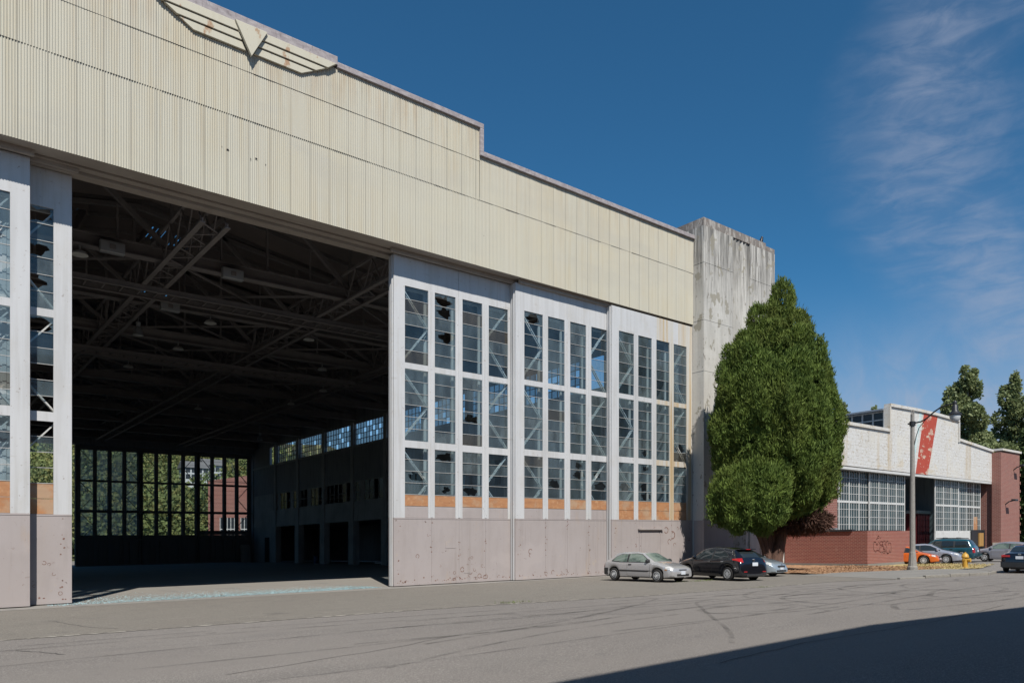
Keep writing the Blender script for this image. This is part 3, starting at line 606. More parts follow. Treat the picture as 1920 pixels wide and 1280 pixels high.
    for ci in xcols:
        ca, cb = COLS[ci]
        for ri, (za, zb) in enumerate(ROWS):
            w = MB(); n = 6; hgt = (zb - za) / n; lo = 0
            if ri == 0: lo = ply_rows + (1 if lower == 'paint' else 0)
            for k in range(lo, n):
                a, c_ = za + k * hgt, za + (k + 1) * hgt
                yp = y + F * (.040 + rr.uniform(-.004, .004))
                key = (ci, ri, k); st = broken.get(key)
                if st == 2: pass
                elif st: pane_with_hole(w, x0 + ca, x0 + cb, a, c_, yp, rr, st == 1)
                else:
                    t = rr.uniform(-.009, .009); t2 = rr.uniform(-.009, .009); q_ = rr.random()
                    w.poly([(x0 + ca, yp + t, a), (x0 + cb, yp - t, a), (x0 + cb, yp - t + t2, c_), (x0 + ca, yp + t + t2, c_)], 0 if frame_m or q_ < .55 else (2 if q_ < .78 else (3 if q_ < .95 else 4)))
                w.box(x0 + ca, x0 + cb, *yy(.016, .034), a - .011, a + .011, 1)
            w.build('window', [gm, frame_m or muntin, glass_b, glass_c, glass_d], dr)
            if ri == 0:
                for k in range(lo):
                    p = MB(); a, c_ = za + k * hgt, za + (k + 1) * hgt
                    p.box(x0 + ca + .004, x0 + cb - .004, *yy(.030, .05), a + .01, c_ - .008)
                    painted = (lower == 'paint' and k == 0)
                    p.build('painted_board' if painted else 'plywood_board', grey if painted else ply, dr) if not frame_m else p.build('plywood_board', frame_m, dr)
    return dr
Y1, Y2, Y3 = YH + .87, YH + .45, YH + .06
sliding_door(18.01, Y1, 1, 4, {(1, 2, 5): 1, (1, 2, 4): 1, (1, 2, 2): 1, (2, 1, 2): 1, (0, 0, 3): 1, (1, 0, 5): 1, (1, 0, 2): 3, (2, 0, 2): 1, (0, 0, 4): 0})
sliding_door(24.98, Y2, 2, 4, {(0, 2, 5): 1, (1, 0, 3): 1, (2, 0, 5): 3, (2, 0, 4): 1, (3, 0, 4): 3, (3, 0, 3): 1})
sliding_door(31.78, Y3, 3, 4, {(1, 1, 0): 3, (1, 0, 5): 3, (0, 0, 3): 1, (1, 0, 3): 1, (2, 0, 4): 1, (2, 0, 3): 3, (3, 1, 1): 1, (1, 0, 2): 1}, stained=True, lower='ply', ply_rows=2, label='rust streaked sliding door beside the concrete tower')
sliding_door(3.70 - DW, Y1, 4, 4, {(3, 2, 5): 1, (3, 2, 3): 1, (3, 2, 1): 3, (3, 1, 5): 3, (3, 1, 2): 1, (3, 0, 4): 1}, lower='ply', ply_rows=2, xcols=(2, 3))
sliding_door(5.06 - DW, Y1 + .62, 5, 4, {(3, 2, 5): 1, (3, 2, 3): 1, (3, 2, 1): 1, (3, 1, 5): 1, (3, 1, 2): 2, (3, 1, 0): 2, (3, 0, 5): 2, (3, 0, 4): 3, (3, 0, 3): 2, (3, 0, 2): 2}, lower='ply', ply_rows=2, xcols=(2, 3))
# wicket door and drip hood on the last panel, patches on the first
b = MB(); b.box(34.0, 36.2, Y3 - .14, Y3 - .005, 2.62, 2.70); b.box(34.12, 34.18, Y3 - .03, Y3 - .004, .1, 2.55); b.box(36.02, 36.08, Y3 - .03, Y3 - .004, .1, 2.55); b.box(34.3, 35.9, Y3 - .022, Y3 - .004, .15, 2.45)
b.build('wicket_door', [grey], hangar)
chip = mat('rust_chip', (.16, .075, .05), .9, [(20, .5, .6, (.30, .20, .17), .6)])
def scars(x0, y, items, z_foot, seed):
    rr = random.Random(seed); b = MB()
    for (x, z, r) in items:                                 # crescent of lifted paint with bare rust
        n = 12; a0 = rr.uniform(0, 6.28); sp = rr.uniform(3.5, 6.2)
        for i in range(n):
            t0, t1 = a0 + sp * i / n, a0 + sp * (i + 1) / n; w0, w1 = r * (.72 + .1 * rr.random()), r * (.72 + .1 * rr.random())
            b.poly([(x + w0 * math.cos(t0), y - .004, z + w0 * math.sin(t0)), (x + r * math.cos(t0), y - .004, z + r * math.sin(t0)), (x + r * math.cos(t1), y - .004, z + r * math.sin(t1)), (x + w1 * math.cos(t1), y - .004, z + w1 * math.sin(t1))])
    for _ in range(110):                                    # chips along the foot and the rivet lines
        if rr.random() < .6: x, z = x0 + rr.uniform(.1, 7.2), z_foot + abs(rr.gauss(0, .12)) + .06
        else: x, z = x0 + rr.choice((.3, 2.1, 3.7, 5.35, 7.1)) + rr.gauss(0, .05), rr.uniform(.2, 3.1)
        r = rr.uniform(.012, .045); b.poly([(x + r * 1.3 * math.cos(t) * rr.uniform(.5, 1), y - .004, z + r * math.sin(t) * rr.uniform(.5, 1)) for t in (0, 1.05, 2.1, 3.15, 4.2, 5.25)])
    return b
DOORS = [o for o in COL.objects if o.name.startswith('hangar_door')]
R1 = random.Random(4)
scars(18.01, Y1, [(22.2 + R1.gauss(0, .7), abs(R1.gauss(.5, .45)) + .15, R1.uniform(.05, .13)) for _ in range(20)] + [(19.3, 1.4, .1), (19.9, 2.4, .06), (20.6, .9, .05)], .05, 31).build('paint_chips', chip, DOORS[0])['kind'] = 'stuff'
scars(24.98, Y2, [(26.0, 1.5, .14), (26.0, 1.3, .1), (27.6, .35, .12), (28.2, .3, .09), (28.6, .4, .08), (27.1, .3, .1)], .05, 32).build('paint_chips', chip, DOORS[1])['kind'] = 'stuff'
scars(31.78, Y3, [(36.6, 2.6, .2), (37.2, 2.3, .25), (36.9, 1.9, .16), (37.4, 1.7, .12), (33.2, 1.2, .07), (37.7, 2.7, .1)], .05, 33).build('paint_chips', chip, DOORS[2])['kind'] = 'stuff'
scars(5.06 - DW, Y1 + .62, [(4.2, 1.5, .07), (4.5, 1.1, .06), (3.9, .7, .05), (4.7, .4, .07), (4.35, 1.45, .05)], .05, 34).build('paint_chips', chip, DOORS[4])['kind'] = 'stuff'
b = MB()
for (x, z, w, h) in [(20.9, 1.75, .6, .32), (22.0, .5, .5, .4)]: b.box(x, x + w, Y1 - .012, Y1 - .003, z, z + h)
b.build('patch_plate', grey, DOORS[0])
# far doors; one dark grey puts their indoor shade into the colour
far_m = mat('far_door_shade', (.22, .22, .22), .8)
YF = 102.4
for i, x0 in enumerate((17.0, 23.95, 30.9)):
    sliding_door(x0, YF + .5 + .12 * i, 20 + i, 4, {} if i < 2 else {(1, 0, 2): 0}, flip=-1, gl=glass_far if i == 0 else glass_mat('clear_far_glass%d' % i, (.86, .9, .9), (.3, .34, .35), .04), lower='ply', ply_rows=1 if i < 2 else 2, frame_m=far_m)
b = MB()
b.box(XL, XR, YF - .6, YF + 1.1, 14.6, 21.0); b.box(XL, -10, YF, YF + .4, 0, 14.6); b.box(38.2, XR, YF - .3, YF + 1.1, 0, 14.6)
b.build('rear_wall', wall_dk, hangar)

# tower at the corner, with fluting ------------------------------------------
YT, XT0, XT1, ZT = 28.92, 39.21, 47.22, 22.10
b = MB()
fl = [42.34, 42.74, 43.10, 43.46, 43.82]
pts = [(XT0, YT), (fl[0], YT)]
for i in range(4):
    x = fl[i]; pts += [(x + .0, YT + .16), (x + .10, YT + .16), (x + .36, YT + .02)]
pts += [(fl[4] + .02, YT + .10), (44.24, YT + .10), (44.26, YT), (XT1, YT), (XT1, 36.5), (XT0, 36.5)]
b.slab(pts, -.2, 21.60, 0)
b.slab([(XT0, YT), (XT1 - .02, YT), (XT1 - .02, 36.5), (XT0, 36.5)], 21.60, 21.92, 1)
b.slab([(XT0, YT + .003), (XT1 - 1.1, YT + .003), (XT1 - 1.1, 36.5), (XT0, 36.5)], 21.92, ZT, 1)
for z in (19.32, 15.74, 12.55, 9.2):                                # pour joints
    b.box(XT0 - .012, fl[0], YT - .012, YT + .05, z - .02, z + .02, 0); b.box(44.28, XT1 + .01, YT - .012, YT + .05, z - .02, z + .02, 0); b.box(XT0 - .012, XT0, YT + .05, 30.0, z - .02, z + .02, 0)
b.box(XT0 - .016, fl[0], YT - .016, YT + .01, 0, 3.2, 2); b.box(XT0 - .016, XT0 + .01, YT + .01, YH - .03, 0, 3.2, 2)
b.build('corner_tower', [conc, conc_top, grey], hangar)
b = MB(); b.box(XL - 8, XL - .02, YT, 36.5, -.2, ZT); b.build('corner_tower', conc, hangar)

# roof, with gaps in its skylight strips
def roof_z(x): return 21.0 - abs(x - CX) / 28.5 * 4.6
b = MB()
gaps = [(13.2, 33.2, 1), (14.4, 40.5, 1), (11.8, 47.5, 1), (5.5, 45.5, 1), (13.8, 57, 1)]
xs = [XL, -8, 1, CX, 20, 29, XR]
for i in range(len(xs) - 1):
    a, c_ = xs[i], xs[i + 1]
    for y0 in np.arange(30.1, 103, 7.3):
        y1 = y0 + 7.3
        hit = [g for g in gaps if a <= g[0] < c_ and y0 <= g[1] < y1]
        if not hit: b.poly([(a, y0, roof_z(a)), (c_, y0, roof_z(c_)), (c_, y1, roof_z(c_)), (a, y1, roof_z(a))]); continue
        gx, gy_ = hit[0][0], hit[0][1]
        def strip(xa, xb, ya, yb): b.poly([(xa, ya, roof_z(xa)), (xb, ya, roof_z(xb)), (xb, yb, roof_z(xb)), (xa, yb, roof_z(xa))])
        strip(a, gx, y0, y1); strip(gx + 2.4, c_, y0, y1) if gx + 2.4 < c_ else None
        xe = min(gx + 2.4, c_); strip(gx, xe, y0, gy_); 
        yb = min(gy_ + 2.2, y1 - .1); strip(gx, xe, yb, y1)
        x = gx
        while x < xe - .02:
            w_ = min(rnd.uniform(.14, .34), xe - x); g_ = rnd.choice((0, .02, .03, .06)); strip(x, x + w_ - min(g_, w_ * .5), gy_, yb); x += w_
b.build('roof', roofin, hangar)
for (gx_, gy2, _) in gaps:
    b = MB(); xa, xb, zc = gx_ - .1, gx_ + 2.5, roof_z(gx_) + .1
    b.box(xa, xb, gy2 - .3, gy2 + 3.6, zc + 1.6, zc + 1.7); b.box(xa, xb, gy2 - .3, gy2 - .2, zc - .3, zc + 1.6); b.box(xa - .1, xa, gy2 - .3, gy2 + 3.6, zc - .5, zc + 1.6); b.box(xb, xb + .1, gy2 - .3, gy2 + 3.6, zc - .5, zc + 1.6)
    b.build('monitor_sun_cover', roofin, hangar)  # box covers added above the gaps to keep direct sun out
b = MB()
for y in np.arange(30.1, 103, 2.43):
    b.beam((XL, y, roof_z(XL) - .12), (CX, y, roof_z(CX) - .12), .12, .2); b.beam((CX, y, roof_z(CX) - .12), (XR, y, roof_z(XR) - .12), .12, .2)
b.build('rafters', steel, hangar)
YK = [37.6 + 7 * k for k in range(10)]; XN = [-17.2, -8, 1.0, 10.2, 19.4, 28.6, 38.2]
for k, y in enumerate(YK):
    b = MB()
    b.box(-17.2, 38.2, y - .03, y + .03, 15.32, 15.82); b.box(-17.2, 38.2, y - .24, y + .24, 15.26, 15.32); b.box(-17.2, 38.2, y - .19, y + .19, 15.82, 15.87)
    for i in range(len(XN) - 1):
        a, c_ = XN[i], XN[i + 1]; m_ = (a + c_) / 2; ta, tc_, tm = roof_z(a) - .4, roof_z(c_) - .4, roof_z(m_) - .4
        b.beam((a, y, ta), (c_, y, tc_), .22, .22)
        for p, q in (((a, 15.8), (m_, tm)), ((m_, tm), (c_, 15.8))): b.beam((p[0], y, p[1]), (q[0], y, q[1]), .22, .2)
        b.beam((m_, y, 15.8), (m_, y, tm), .10, .10); b.beam((a, y, 15.8), (a, y, ta), .14, .14)
        b.beam(((a + m_) / 2, y, 15.8), ((a + m_) / 2, y, (15.2 + tm) / 2), .08, .08); b.beam(((c_ + m_) / 2, y, 15.8), ((c_ + m_) / 2, y, (15.2 + tm) / 2), .08, .08)
    b.build('roof_truss', steel, hangar)
for x in XN[2:6]:
    b = MB()
    for dx in (-.5, .5):
        for z0, z1, hw in ((15.02, 15.06, .11), (15.06, 15.20, .025), (16.5, 16.62, .07)): b.box(x + dx - hw, x + dx + hw, 31.4, 102, z0, z1)
        y = 31.6
        while y < 100:
            b.beam((x + dx, y, 15.2), (x + dx, y + .875, 16.5), .055, .055); b.beam((x + dx, y + .875, 16.5), (x + dx, y + 1.75, 15.2), .055, .055); y += 1.75
    y = 31.6
    while y < 100:
        b.beam((x - .5, y, 15.1), (x + .5, y + .8, 15.1), .06, .04); b.beam((x + .5, y + .8, 15.1), (x - .5, y + 1.6, 15.1), .06, .04); y += 1.6
    b.build('crane_runway', steel, hangar)
for y in (44.6 - 3.5, 58.6 - 3.5):                      # travelling crane bridges between the runways
    b = MB()
    for dy in (-.6, .6):
        b.box(1.0, 28.6, y + dy - .09, y + dy + .09, 14.72, 14.76); b.box(1.0, 28.6, y + dy - .02, y + dy + .02, 14.76, 15.0)
    for x in np.arange(1.6, 28.4, .8): b.box(x, x + .06, y - .55, y + .55, 14.80, 14.86)
    b.build('crane_bridge', steel, hangar)
b = MB()                                                # wind bracing in the plane of the lower chords
for k in range(len(YK) - 1):
    for i in range(2, 5):
        b.beam((XN[i], YK[k], 15.45), (XN[i + 1], YK[k + 1], 15.45), .07, .1); b.beam((XN[i + 1], YK[k], 15.55), (XN[i], YK[k + 1], 15.55), .07, .1)
b.build('wind_bracing', steel, hangar)
# inner side wall with its bays, offices and clerestory -----------------------
XW = 38.3
b = MB()
b.box(XW, XW + .3, 36.6, 103, 8.9, 12.5, 1)
b.box(XW - .04, XW + .3, 36.6, 103, 4.62, 5.3, 0); b.box(XW, XW + .3, 36.6, 103, 5.3, 6.7, 0)
b.box(XW - .08, XW + .35, 36.6, 103, 12.45, 12.7, 0); b.box(XW, XW + .3, 30.4, 103, 15.0, 16.5, 1)
b.box(XW, XW + .3, 30.4, 36.6, 0, 15.0, 1); b.box(XW - .003, XW + .3, 95.3, 102.0, 0, 8.9, 0); b.box(XW - .006, XW + .3, 96.5, 102.0, 12.5, 15.0, 1)
b.box(47.2, 47.5, 36.5, 103, 0, 8.5, 1); b.box(XW, 47.5, 102.7, 103, 0, 12, 1); b.box(XW + .31, 47.5, 36.6, 103, 4.7, 4.9, 1)
b.prism([(XW + .3, 11.9), (47.6, 8.5), (47.6, 8.7), (XW + .3, 12.1)], 36.5, 103, 1)
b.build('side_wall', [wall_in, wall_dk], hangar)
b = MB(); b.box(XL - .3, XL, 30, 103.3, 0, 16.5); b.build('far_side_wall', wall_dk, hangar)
for y in [38.6 + 7 * k for k in range(9)]:
    b = MB(); b.box(XW - .22, XW + .5, y - .55, y + .55, 0, 4.62); b.box(XW - .12, XW + .35, y - .3, y + .3, 4.62, 15.2)
    b.build('column', wall_in, hangar)
for k, y in enumerate([38.6 + 7 * k for k in range(8)]):
    b = MB(); y0, y1 = y + .5, y + 6.5                 # office glazing band
    b.box(XW + .05, XW + .12, y0, y1, 6.7, 6.8); b.box(XW + .05, XW + .12, y0, y1, 8.8, 8.9)
    for q in range(7): b.box(XW + .04, XW + .13, y0 + q - .04, y0 + q + .04, 6.8, 8.8)
    for q in range(6):
        if rnd.random() < .75: b.poly([(XW + .09, y0 + q + .04, 6.8), (XW + .09, y0 + q + .96, 6.8), (XW + .09, y0 + q + .96, 8.8), (XW + .09, y0 + q + .04, 8.8)], 1 if rnd.random() < .6 else 2)
        if rnd.random() < .5: b.box(XW + .03, XW + .12, y0 + q + .1, y0 + q + .9, 7.7, 7.78)
    b.build('office_window', [wall_in, winpane, wall_in], hangar)
    b = MB(); y0, y1 = y + .35, y + 6.65               # clerestory sash
    for q in np.linspace(y0, y1, 11): b.box(XW + .1, XW + .16, q - .03, q + .03, 12.7, 15.0)
    for z in (12.72, 13.3, 13.85, 14.4, 14.98): b.box(XW + .1, XW + .16, y0, y1, z - .03, z + .03)
    yl = np.linspace(y0, y1, 11); zl = (12.72, 13.3, 13.85, 14.4, 14.98)
    for q in range(10):
        for z in range(4):
            if rnd.random() < .8: b.poly([(XW + .13, yl[q], zl[z]), (XW + .13, yl[q + 1], zl[z]), (XW + .13, yl[q + 1], zl[z + 1]), (XW + .13, yl[q], zl[z + 1])], 1)
    b.build('clerestory_window', [steel, glass_clere], hangar)
b = MB(); b.box(XW - .06, XW - .02, 96.6, 98.1, .05, 3.3); b.build('side_door', black, hangar)

# lamps, drums and clutter inside --------------------------------------------
def pendant():
    t = thing('pendant_lamp', 'grey bell shaped pendant lamp hanging from the dark roof trusses', 'lamp', 0, 0, 0, group='pendant lamps under the hangar roof')
    b = MB(); b.tube([(0, 0, 0), (0, 0, 1.5)], .02, 6); b.build('rod', galv, t, local=True)
    b = MB(); b.lathe([(.09, -.36), (.16, -.30), (.17, -.06), (.10, 0)], (0, 0, 0), 12); b.build('ballast', galv, t, local=True, smooth=True)
    b = MB(); b.lathe([(.36, -.98), (.34, -.96), (.27, -.62), (.12, -.40), (.08, -.36)], (0, 0, 0), 16); b.build('shade', galv, t, local=True, smooth=True)
    b = MB(); b.lathe([(.0, -.985), (.20, -.99), (.345, -.975)], (0, 0, 0), 16); b.build('diffuser', lampglass, t, local=True)
    return t
P0 = pendant(); P0.scale = (.8, .8, .8); first = True
for (x, y, z) in [(11.0, 47.2, 15.0), (8.0, 65.6, 14.2), (30.5, 79.6, 14.2)]:
    o = P0 if first else copy_tree(P0); first = False
    o.location = (x, y, z + G(x, y))
def dish():
    t = thing('dish_lamp', 'shallow pale dish lamp fixed under a dark roof truss', 'lamp', 0, 0, 0, group='dish lamps under the hangar roof')
    b = MB(); b.tube([(0, 0, -.05), (0, 0, .36)], .04, 6); b.build('stem', galv, t, local=True)
    b = MB(); b.lathe([(.34, -.22), (.33, -.19), (.24, -.08), (.08, 0), (.0, .02)], (0, 0, 0), 18); b.build('shade', inner_m, t, local=True, smooth=True)
    return t
D0 = dish(); first = True
for (x, y, z) in [(6.4, 37.6, 15.05), (20.2, 44.6, 15.05), (14.2, 44.6, 15.05), (14.4, 51.6, 15.05), (24.4, 51.6, 15.05), (27.8, 58.6, 15.05), (13.0, 58.6, 15.05), (6.0, 51.6, 15.05), (28.0, 65.6, 15.05), (22, 72.6, 15.05)]:
    o = D0 if first else copy_tree(D0); first = False
    o.location = (x, y, z + G(x, y))
for i, (x, y, z) in enumerate([(7.6, 37.2, 15.05), (12.9, 37.2, 15.0), (11.9, 44.2, 15.0)]):
    t = thing('junction_box', ['grey junction box near the left end of the first truss', 'grey junction box beside the crossing of the crane rails', 'grey junction box on the second truss'][i], 'box', x, y, z)
    b = MB(); b.box(-.5, .5, -.16, .16, 0, .5); b.build('housing', galv, t, local=True, bevel=.03); b = MB(); b.box(-.12, .12, -.2, -.16, .15, .35); b.build('cover', steel, t, local=True)
def drum(x, y, label, m):
    t = thing('drum', label, 'drum', x, y)
    b = MB(); b.lathe([(.28, 0), (.30, .02), (.29, .28), (.31, .31), (.29, .34), (.29, .58), (.31, .61), (.29, .64), (.29, .88), (.30, .9), (.26, .9)], (0, 0, 0), 18); b.build('shell', m, t, local=True, smooth=True)
    b = MB(); b.lathe([(.05, .9), (.05, .93)], (.12, 0, 0), 8); b.build('bung', plastic, t, local=True)
drum(38.9, 83.8, 'blue steel drum standing in a dark side bay of the hangar', drumblue)
t = thing('gantry_stand', 'thin steel stand with wheeled base in the nearest dark side bay', 'stand', 39.2, 68.6)
b = MB(); b.tube([(0, 0, .2), (0, 0, 3.6)], .06, 8); b.build('post', galv, t, local=True); b = MB(); b.box(-.5, .5, -.9, .9, .12, .24); b.build('base', galv, t, local=True, bevel=.02)
t = thing('plywood_sheet', 'pale plywood sheet leaning against the far hangar door', 'board', 37.0, 101.6)
b = MB(); b.beam((0, .0, 0), (0, .25, 2.4), 1.3, .04, up=(0, 1, 0)); b.build('sheet', wall_in, t, local=True)

# ---------------------------------------------------------------- second hangar along the street
h2 = thing('brick_hangar', 'smaller brick and peeling white hangar with a slanted red stripe on its front', 'hangar', 75, 45)
Y0 = 30.0
b = MB()
b.prism([(51.0, 7.80), (91.1, 7.72), (91.1, 10.85), (81.85, 11.42), (81.85, 13.3), (76.9, 13.42), (72.6, 13.42), (67.1, 13.30), (67.1, 11.1), (51.0, 11.0)], Y0, Y0 + .4)
h2w = b.build('front_panel', h2white, h2)
b = MB(); b.prism([(72.18, 7.73), (74.74, 7.73), (76.98, 13.36), (73.95, 13.38)], Y0 - .02, Y0); b.build('red_stripe', red_m, h2w)
b = MB(); b.prism([(71.5, 8.8), (71.9, 8.8), (73.55, 13.36), (72.95, 13.36)], Y0 - .016, Y0); b.build('teal_stripe', teal_m, h2w)
b = MB()
def cp2(pts, h=.26):
    for i in range(len(pts) - 1): b.beam((pts[i][0], Y0 + .16, pts[i][1] + h / 2), (pts[i + 1][0], Y0 + .16, pts[i + 1][1] + h / 2), .6, h)
cp2([(51, 11.0), (67.0, 11.1)]); cp2([(66.95, 13.30), (72.6, 13.42), (76.9, 13.42), (82.0, 13.30)]); cp2([(82.1, 11.42), (91.1, 10.88)])
b.box(81.86, 82.1, Y0 - .12, Y0 + .45, 11.3, 13.3); b.box(66.85, 67.09, Y0 - .12, Y0 + .45, 11.36, 13.3)
b.build('coping', h2white, h2)
b = MB(); b.box(51, 91.1, Y0 + .02, Y0 + .38, 7.5, 7.71); b.build('door_head', h2bar, h2)
b = MB()
b.prism([(90.9, .0), (96.6, .0), (96.6, 11.0), (91.15, 10.85), (90.9, 10.8)], Y0 - .85, Y0 - .0); b.box(91.15, 96.5, Y0, 72, 0, 10.6)
for z in np.arange(2.2, 10, .9): b.box(96.46, 96.72, Y0 - .92, Y0 - .5, z, z + .3)
b.build('wall', brick2, h2)
b = MB(); b.box(47.4, 57.95, Y0 + .0, Y0 + .35, .0, 7.5); b.build('link_wall', brick2, h2)
b = MB(); b.box(90.8, 96.72, Y0 - .94, Y0 - .855, 0, 1.25); b.box(90.8, 90.895, Y0 - .85, Y0 - .1, 0, 1.25); b.box(47.9, 50.1, Y0 - .08, Y0 - .004, 0, 1.15)
b.build('plinth', h2white, h2)
b = MB(); b.box(91.0, 96.8, Y0 - 1.0, Y0 - .02, 11.0, 11.22); b.build('pier_coping', h2white, h2)
# raised centre with its row of side windows, roofs
b = MB(); b.box(67.1, 67.5, Y0 + .4, 72, 11.0, 11.55); b.box(81.4, 81.8, Y0 + .4, 72, 8, 13.1); b.build('monitor_wall', h2white, h2)
b = MB()
ys = np.linspace(Y0 + .6, Y0 + 10, 11)
for y in ys: b.box(67.2, 67.34, y - .07, y + .07, 11.55, 13.0, 0)
for z in (11.58, 12.28, 12.97): b.box(67.19, 67.35, ys[0], ys[-1], z - .05, z + .05, 0)
b.box(67.26, 67.29, ys[0], ys[-1], 11.6, 12.95, 1); b.build('monitor_window', [h2bar, winpane], h2)
b = MB(); b.prism([(66.6, 13.02), (74.5, 13.28), (82.2, 13.02), (82.2, 13.14), (74.5, 13.40), (66.6, 13.16)], Y0 + .42, 72); b.prism([(51, 10.6), (67.0, 10.85), (67.0, 11.0), (51, 10.75)], Y0 + .42, 72); b.box(81.9, 91.1, Y0 + .42, 72, 10.4, 10.6)
b.build('roof', roofmetal, h2)
b = MB(); b.box(50.6, 51, Y0 + .36, 72, 0, 10.7); b.box(51, 91.1, 71.6, 72, 0, 11); b.box(81.9, 82.2, Y0 + 2.2, 60, 0, 8); b.box(69.0, 69.2, Y0 + 2.0, 50, 0, 8.2)
b.build('inner_wall', wall_dk, h2)
tag(sheet('hangar_slab', [(51, Y0 - .4), (91, Y0 - .4), (91, 71.6), (51, 71.6)], .004, floor_m))
def h2_door(x0, x1, y, nmaj, mid, rr, base=True):
    b = MB(); w = (x1 - x0) / nmaj
    for i in range(nmaj + 1): b.box(x0 + i * w - .06, x0 + i * w + .06, y - .03, y + .08, 2.38, 7.62)
    for z in (2.45, mid, 7.6): b.box(x0, x1, y - .018, y + .07, z - .09, z + .09)
    for i in range(nmaj):
        for k in (1, 2, 3): xx = x0 + i * w + k * w / 4; b.box(xx - .015, xx + .015, y - .005, y + .05, 2.4, 7.6)
    for (za, zb, k) in ((2.45, mid, 4), (mid, 7.6, 4)):
        for j in range(1, k): z = za + (zb - za) * j / k; b.box(x0, x1, y - .002, y + .045, z - .017, z + .017)
    b.box(x0 - .1, x1 + .1, y - .04, y + .08, .05, 2.36)
    d = b.build('hangar_door', h2bar, h2)
    for i in range(nmaj):
        g = MB()
        for (za, zb) in ((2.5, mid), (mid, 7.55)):
            for k in range(4):
                xa = x0 + i * w + k * w / 4
                for j in range(4):
                    z = za + (zb - za) * j / 4; t = rr.uniform(-.004, .004)
                    g.poly([(xa, y + .03 + t, z), (xa + w / 4, y + .03 - t, z), (xa + w / 4, y + .03 - t, z + (zb - za) / 4), (xa, y + .03 + t, z + (zb - za) / 4)])
        g.build('window', h2glass, d)
    return d
rr = random.Random(3)
h2_door(57.95, 64.7, Y0 + .75, 4, 4.96, rr); h2_door(64.6, 71.3, Y0 + .60, 4, 4.96, rr)
h2_door(77.9, 83.4, Y0 + .55, 3, 5.02, rr); d = h2_door(84.1, 89.8, Y0 + .75, 3, 5.02, rr)
b = MB(); b.box(87.9, 88.9, Y0 + .70, Y0 + .72, 2.5, 4.0); b.build('plywood_board', ply, d)
b = MB(); b.box(87.0, 90.6, Y0 + .56, Y0 + .64, .05, 2.62); b.build('side_entry', dkmetal, h2)
b = MB(); b.box(88.7, 89.9, Y0 + .44, Y0 + .555, .9, 2.3); b.box(89.28, 89.32, Y0 + .43, Y0 + .44, .9, 2.1); b.build('entry_board', tan_m, h2)
t = thing('storage_container', 'maroon storage container seen in the dark opening of the brick hangar', 'container', 80.0, 32.6)
b = MB()
for i in range(8): b.box(-1.15 + i * .36, -1.15 + i * .36 + .2, -.06, 0, .2, 4.2)
b.box(-1.3, 1.7, 0, 3.5, .05, 4.3); b.build('body', maroon, t, local=True); b = MB(); b.box(-1.4, 1.8, -.12, 3.6, 4.3, 4.6); b.build('top_rail', blue_in, t, local=True)
t = thing('pipe_rack', 'grey steel pipe post standing in the brick hangar opening', 'post', 74.6, 34.5)
b = MB(); b.tube([(0, 0, 0), (0, 0, 7)], .09, 8); b.build('post', galv, t, local=True); b = MB(); b.box(-.3, .3, -.3, .3, 0, .05); b.build('base_plate', galv, t, local=True)
def wall_lamp(x, z, label):
    t = thing('wall_lamp', label, 'lamp', x, Y0 - .86, z)
    b = MB(); b.tube([(0, 0, -.3), (0, -.35, .0), (.1, -.75, .1)], .06, 8); b.build('arm', dkmetal, t, local=True); b = MB(); b.box(-.2, .7, -1.0, -.6, .05, .25); b.build('lamp_head', dkmetal, t, local=True, bevel=.04)
wall_lamp(94.7, 9.4, 'dark wall lamp near the top of the right brick pier'); wall_lamp(92.2, 5.6, 'dark wall lamp half way up the right brick pier')

# ---------------------------------------------------------------- brick annex
an = thing('brick_annex', 'low flat roofed red brick annex with dark bubble graffiti', 'annex', 54, 26.5)
AX0, AX1, AY0, AY1, AZ = 50.15, 57.1, 23.9, 29.9, 2.40
b = MB(); b.box(AX0, AX1, AY0, AY1, .22, AZ); b.build('wall', brick, an)
b = MB(); b.box(AX0 - .03, AX1 + .03, AY0 - .03, AY1, -.1, .22); b.build('plinth', conc_pv, an)
b = MB(); b.box(AX0 - .10, AX0 + .25, AY0 + 1.0, AY1 - .3, AZ + .004, AZ + .13); b.box(AX0 + .5, AX1 - .4, AY0 + .6, AY1 - .5, AZ + .002, AZ + .06); b.build('roof_edge', dkmetal, an)
b = MB(); b.box(AX0 - .06, AX0 + .12, 28.9, 29.2, AZ, AZ + .22); b.box(AX0 + .2, AX0 + .5, 26.2, 26.8, AZ + .13, AZ + .26); b.build('roof_vent', galv, an)
# graffiti: bubble letters sprayed on the front face, drawn as thin ribbons
b = MB()
def gx(px): return AX0 + .16 + (px - 60) / 1540 * 4.55
def gz(pz): return .25 + (1700 - pz) / 1700 * 2.15
strokes = [[(320, 400), (370, 370), (420, 420), (430, 530), (490, 540), (500, 450)], [(320, 400), (295, 550), (300, 780), (400, 920), (440, 850), (520, 830), (600, 920), (700, 975), (750, 950), (800, 880)],
           [(540, 395), (600, 450), (620, 560), (610, 720), (570, 850)], [(640, 400), (690, 360), (750, 400), (750, 520), (690, 650), (760, 590), (810, 700), (780, 790), (860, 780)],
           [(780, 390), (820, 330), (880, 380), (850, 520), (880, 560), (930, 420), (980, 350), (1030, 380)], [(1040, 540), (1040, 470), (1100, 445), (1160, 500), (1180, 700), (1170, 900), (1150, 975), (1080, 960), (1080, 820)],
           [(820, 780), (830, 900), (880, 920), (890, 800)], [(940, 800), (945, 980), (1000, 1010), (1050, 1030), (960, 1040)], [(430, 260), (480, 205), (560, 180)], [(500, 150), (510, 80), (560, 60), (570, 140)], [(620, 180), (660, 170)], [(880, 920), (850, 1000), (780, 1000)], [(620, 560), (760, 530)], [(920, 560), (940, 700)]]
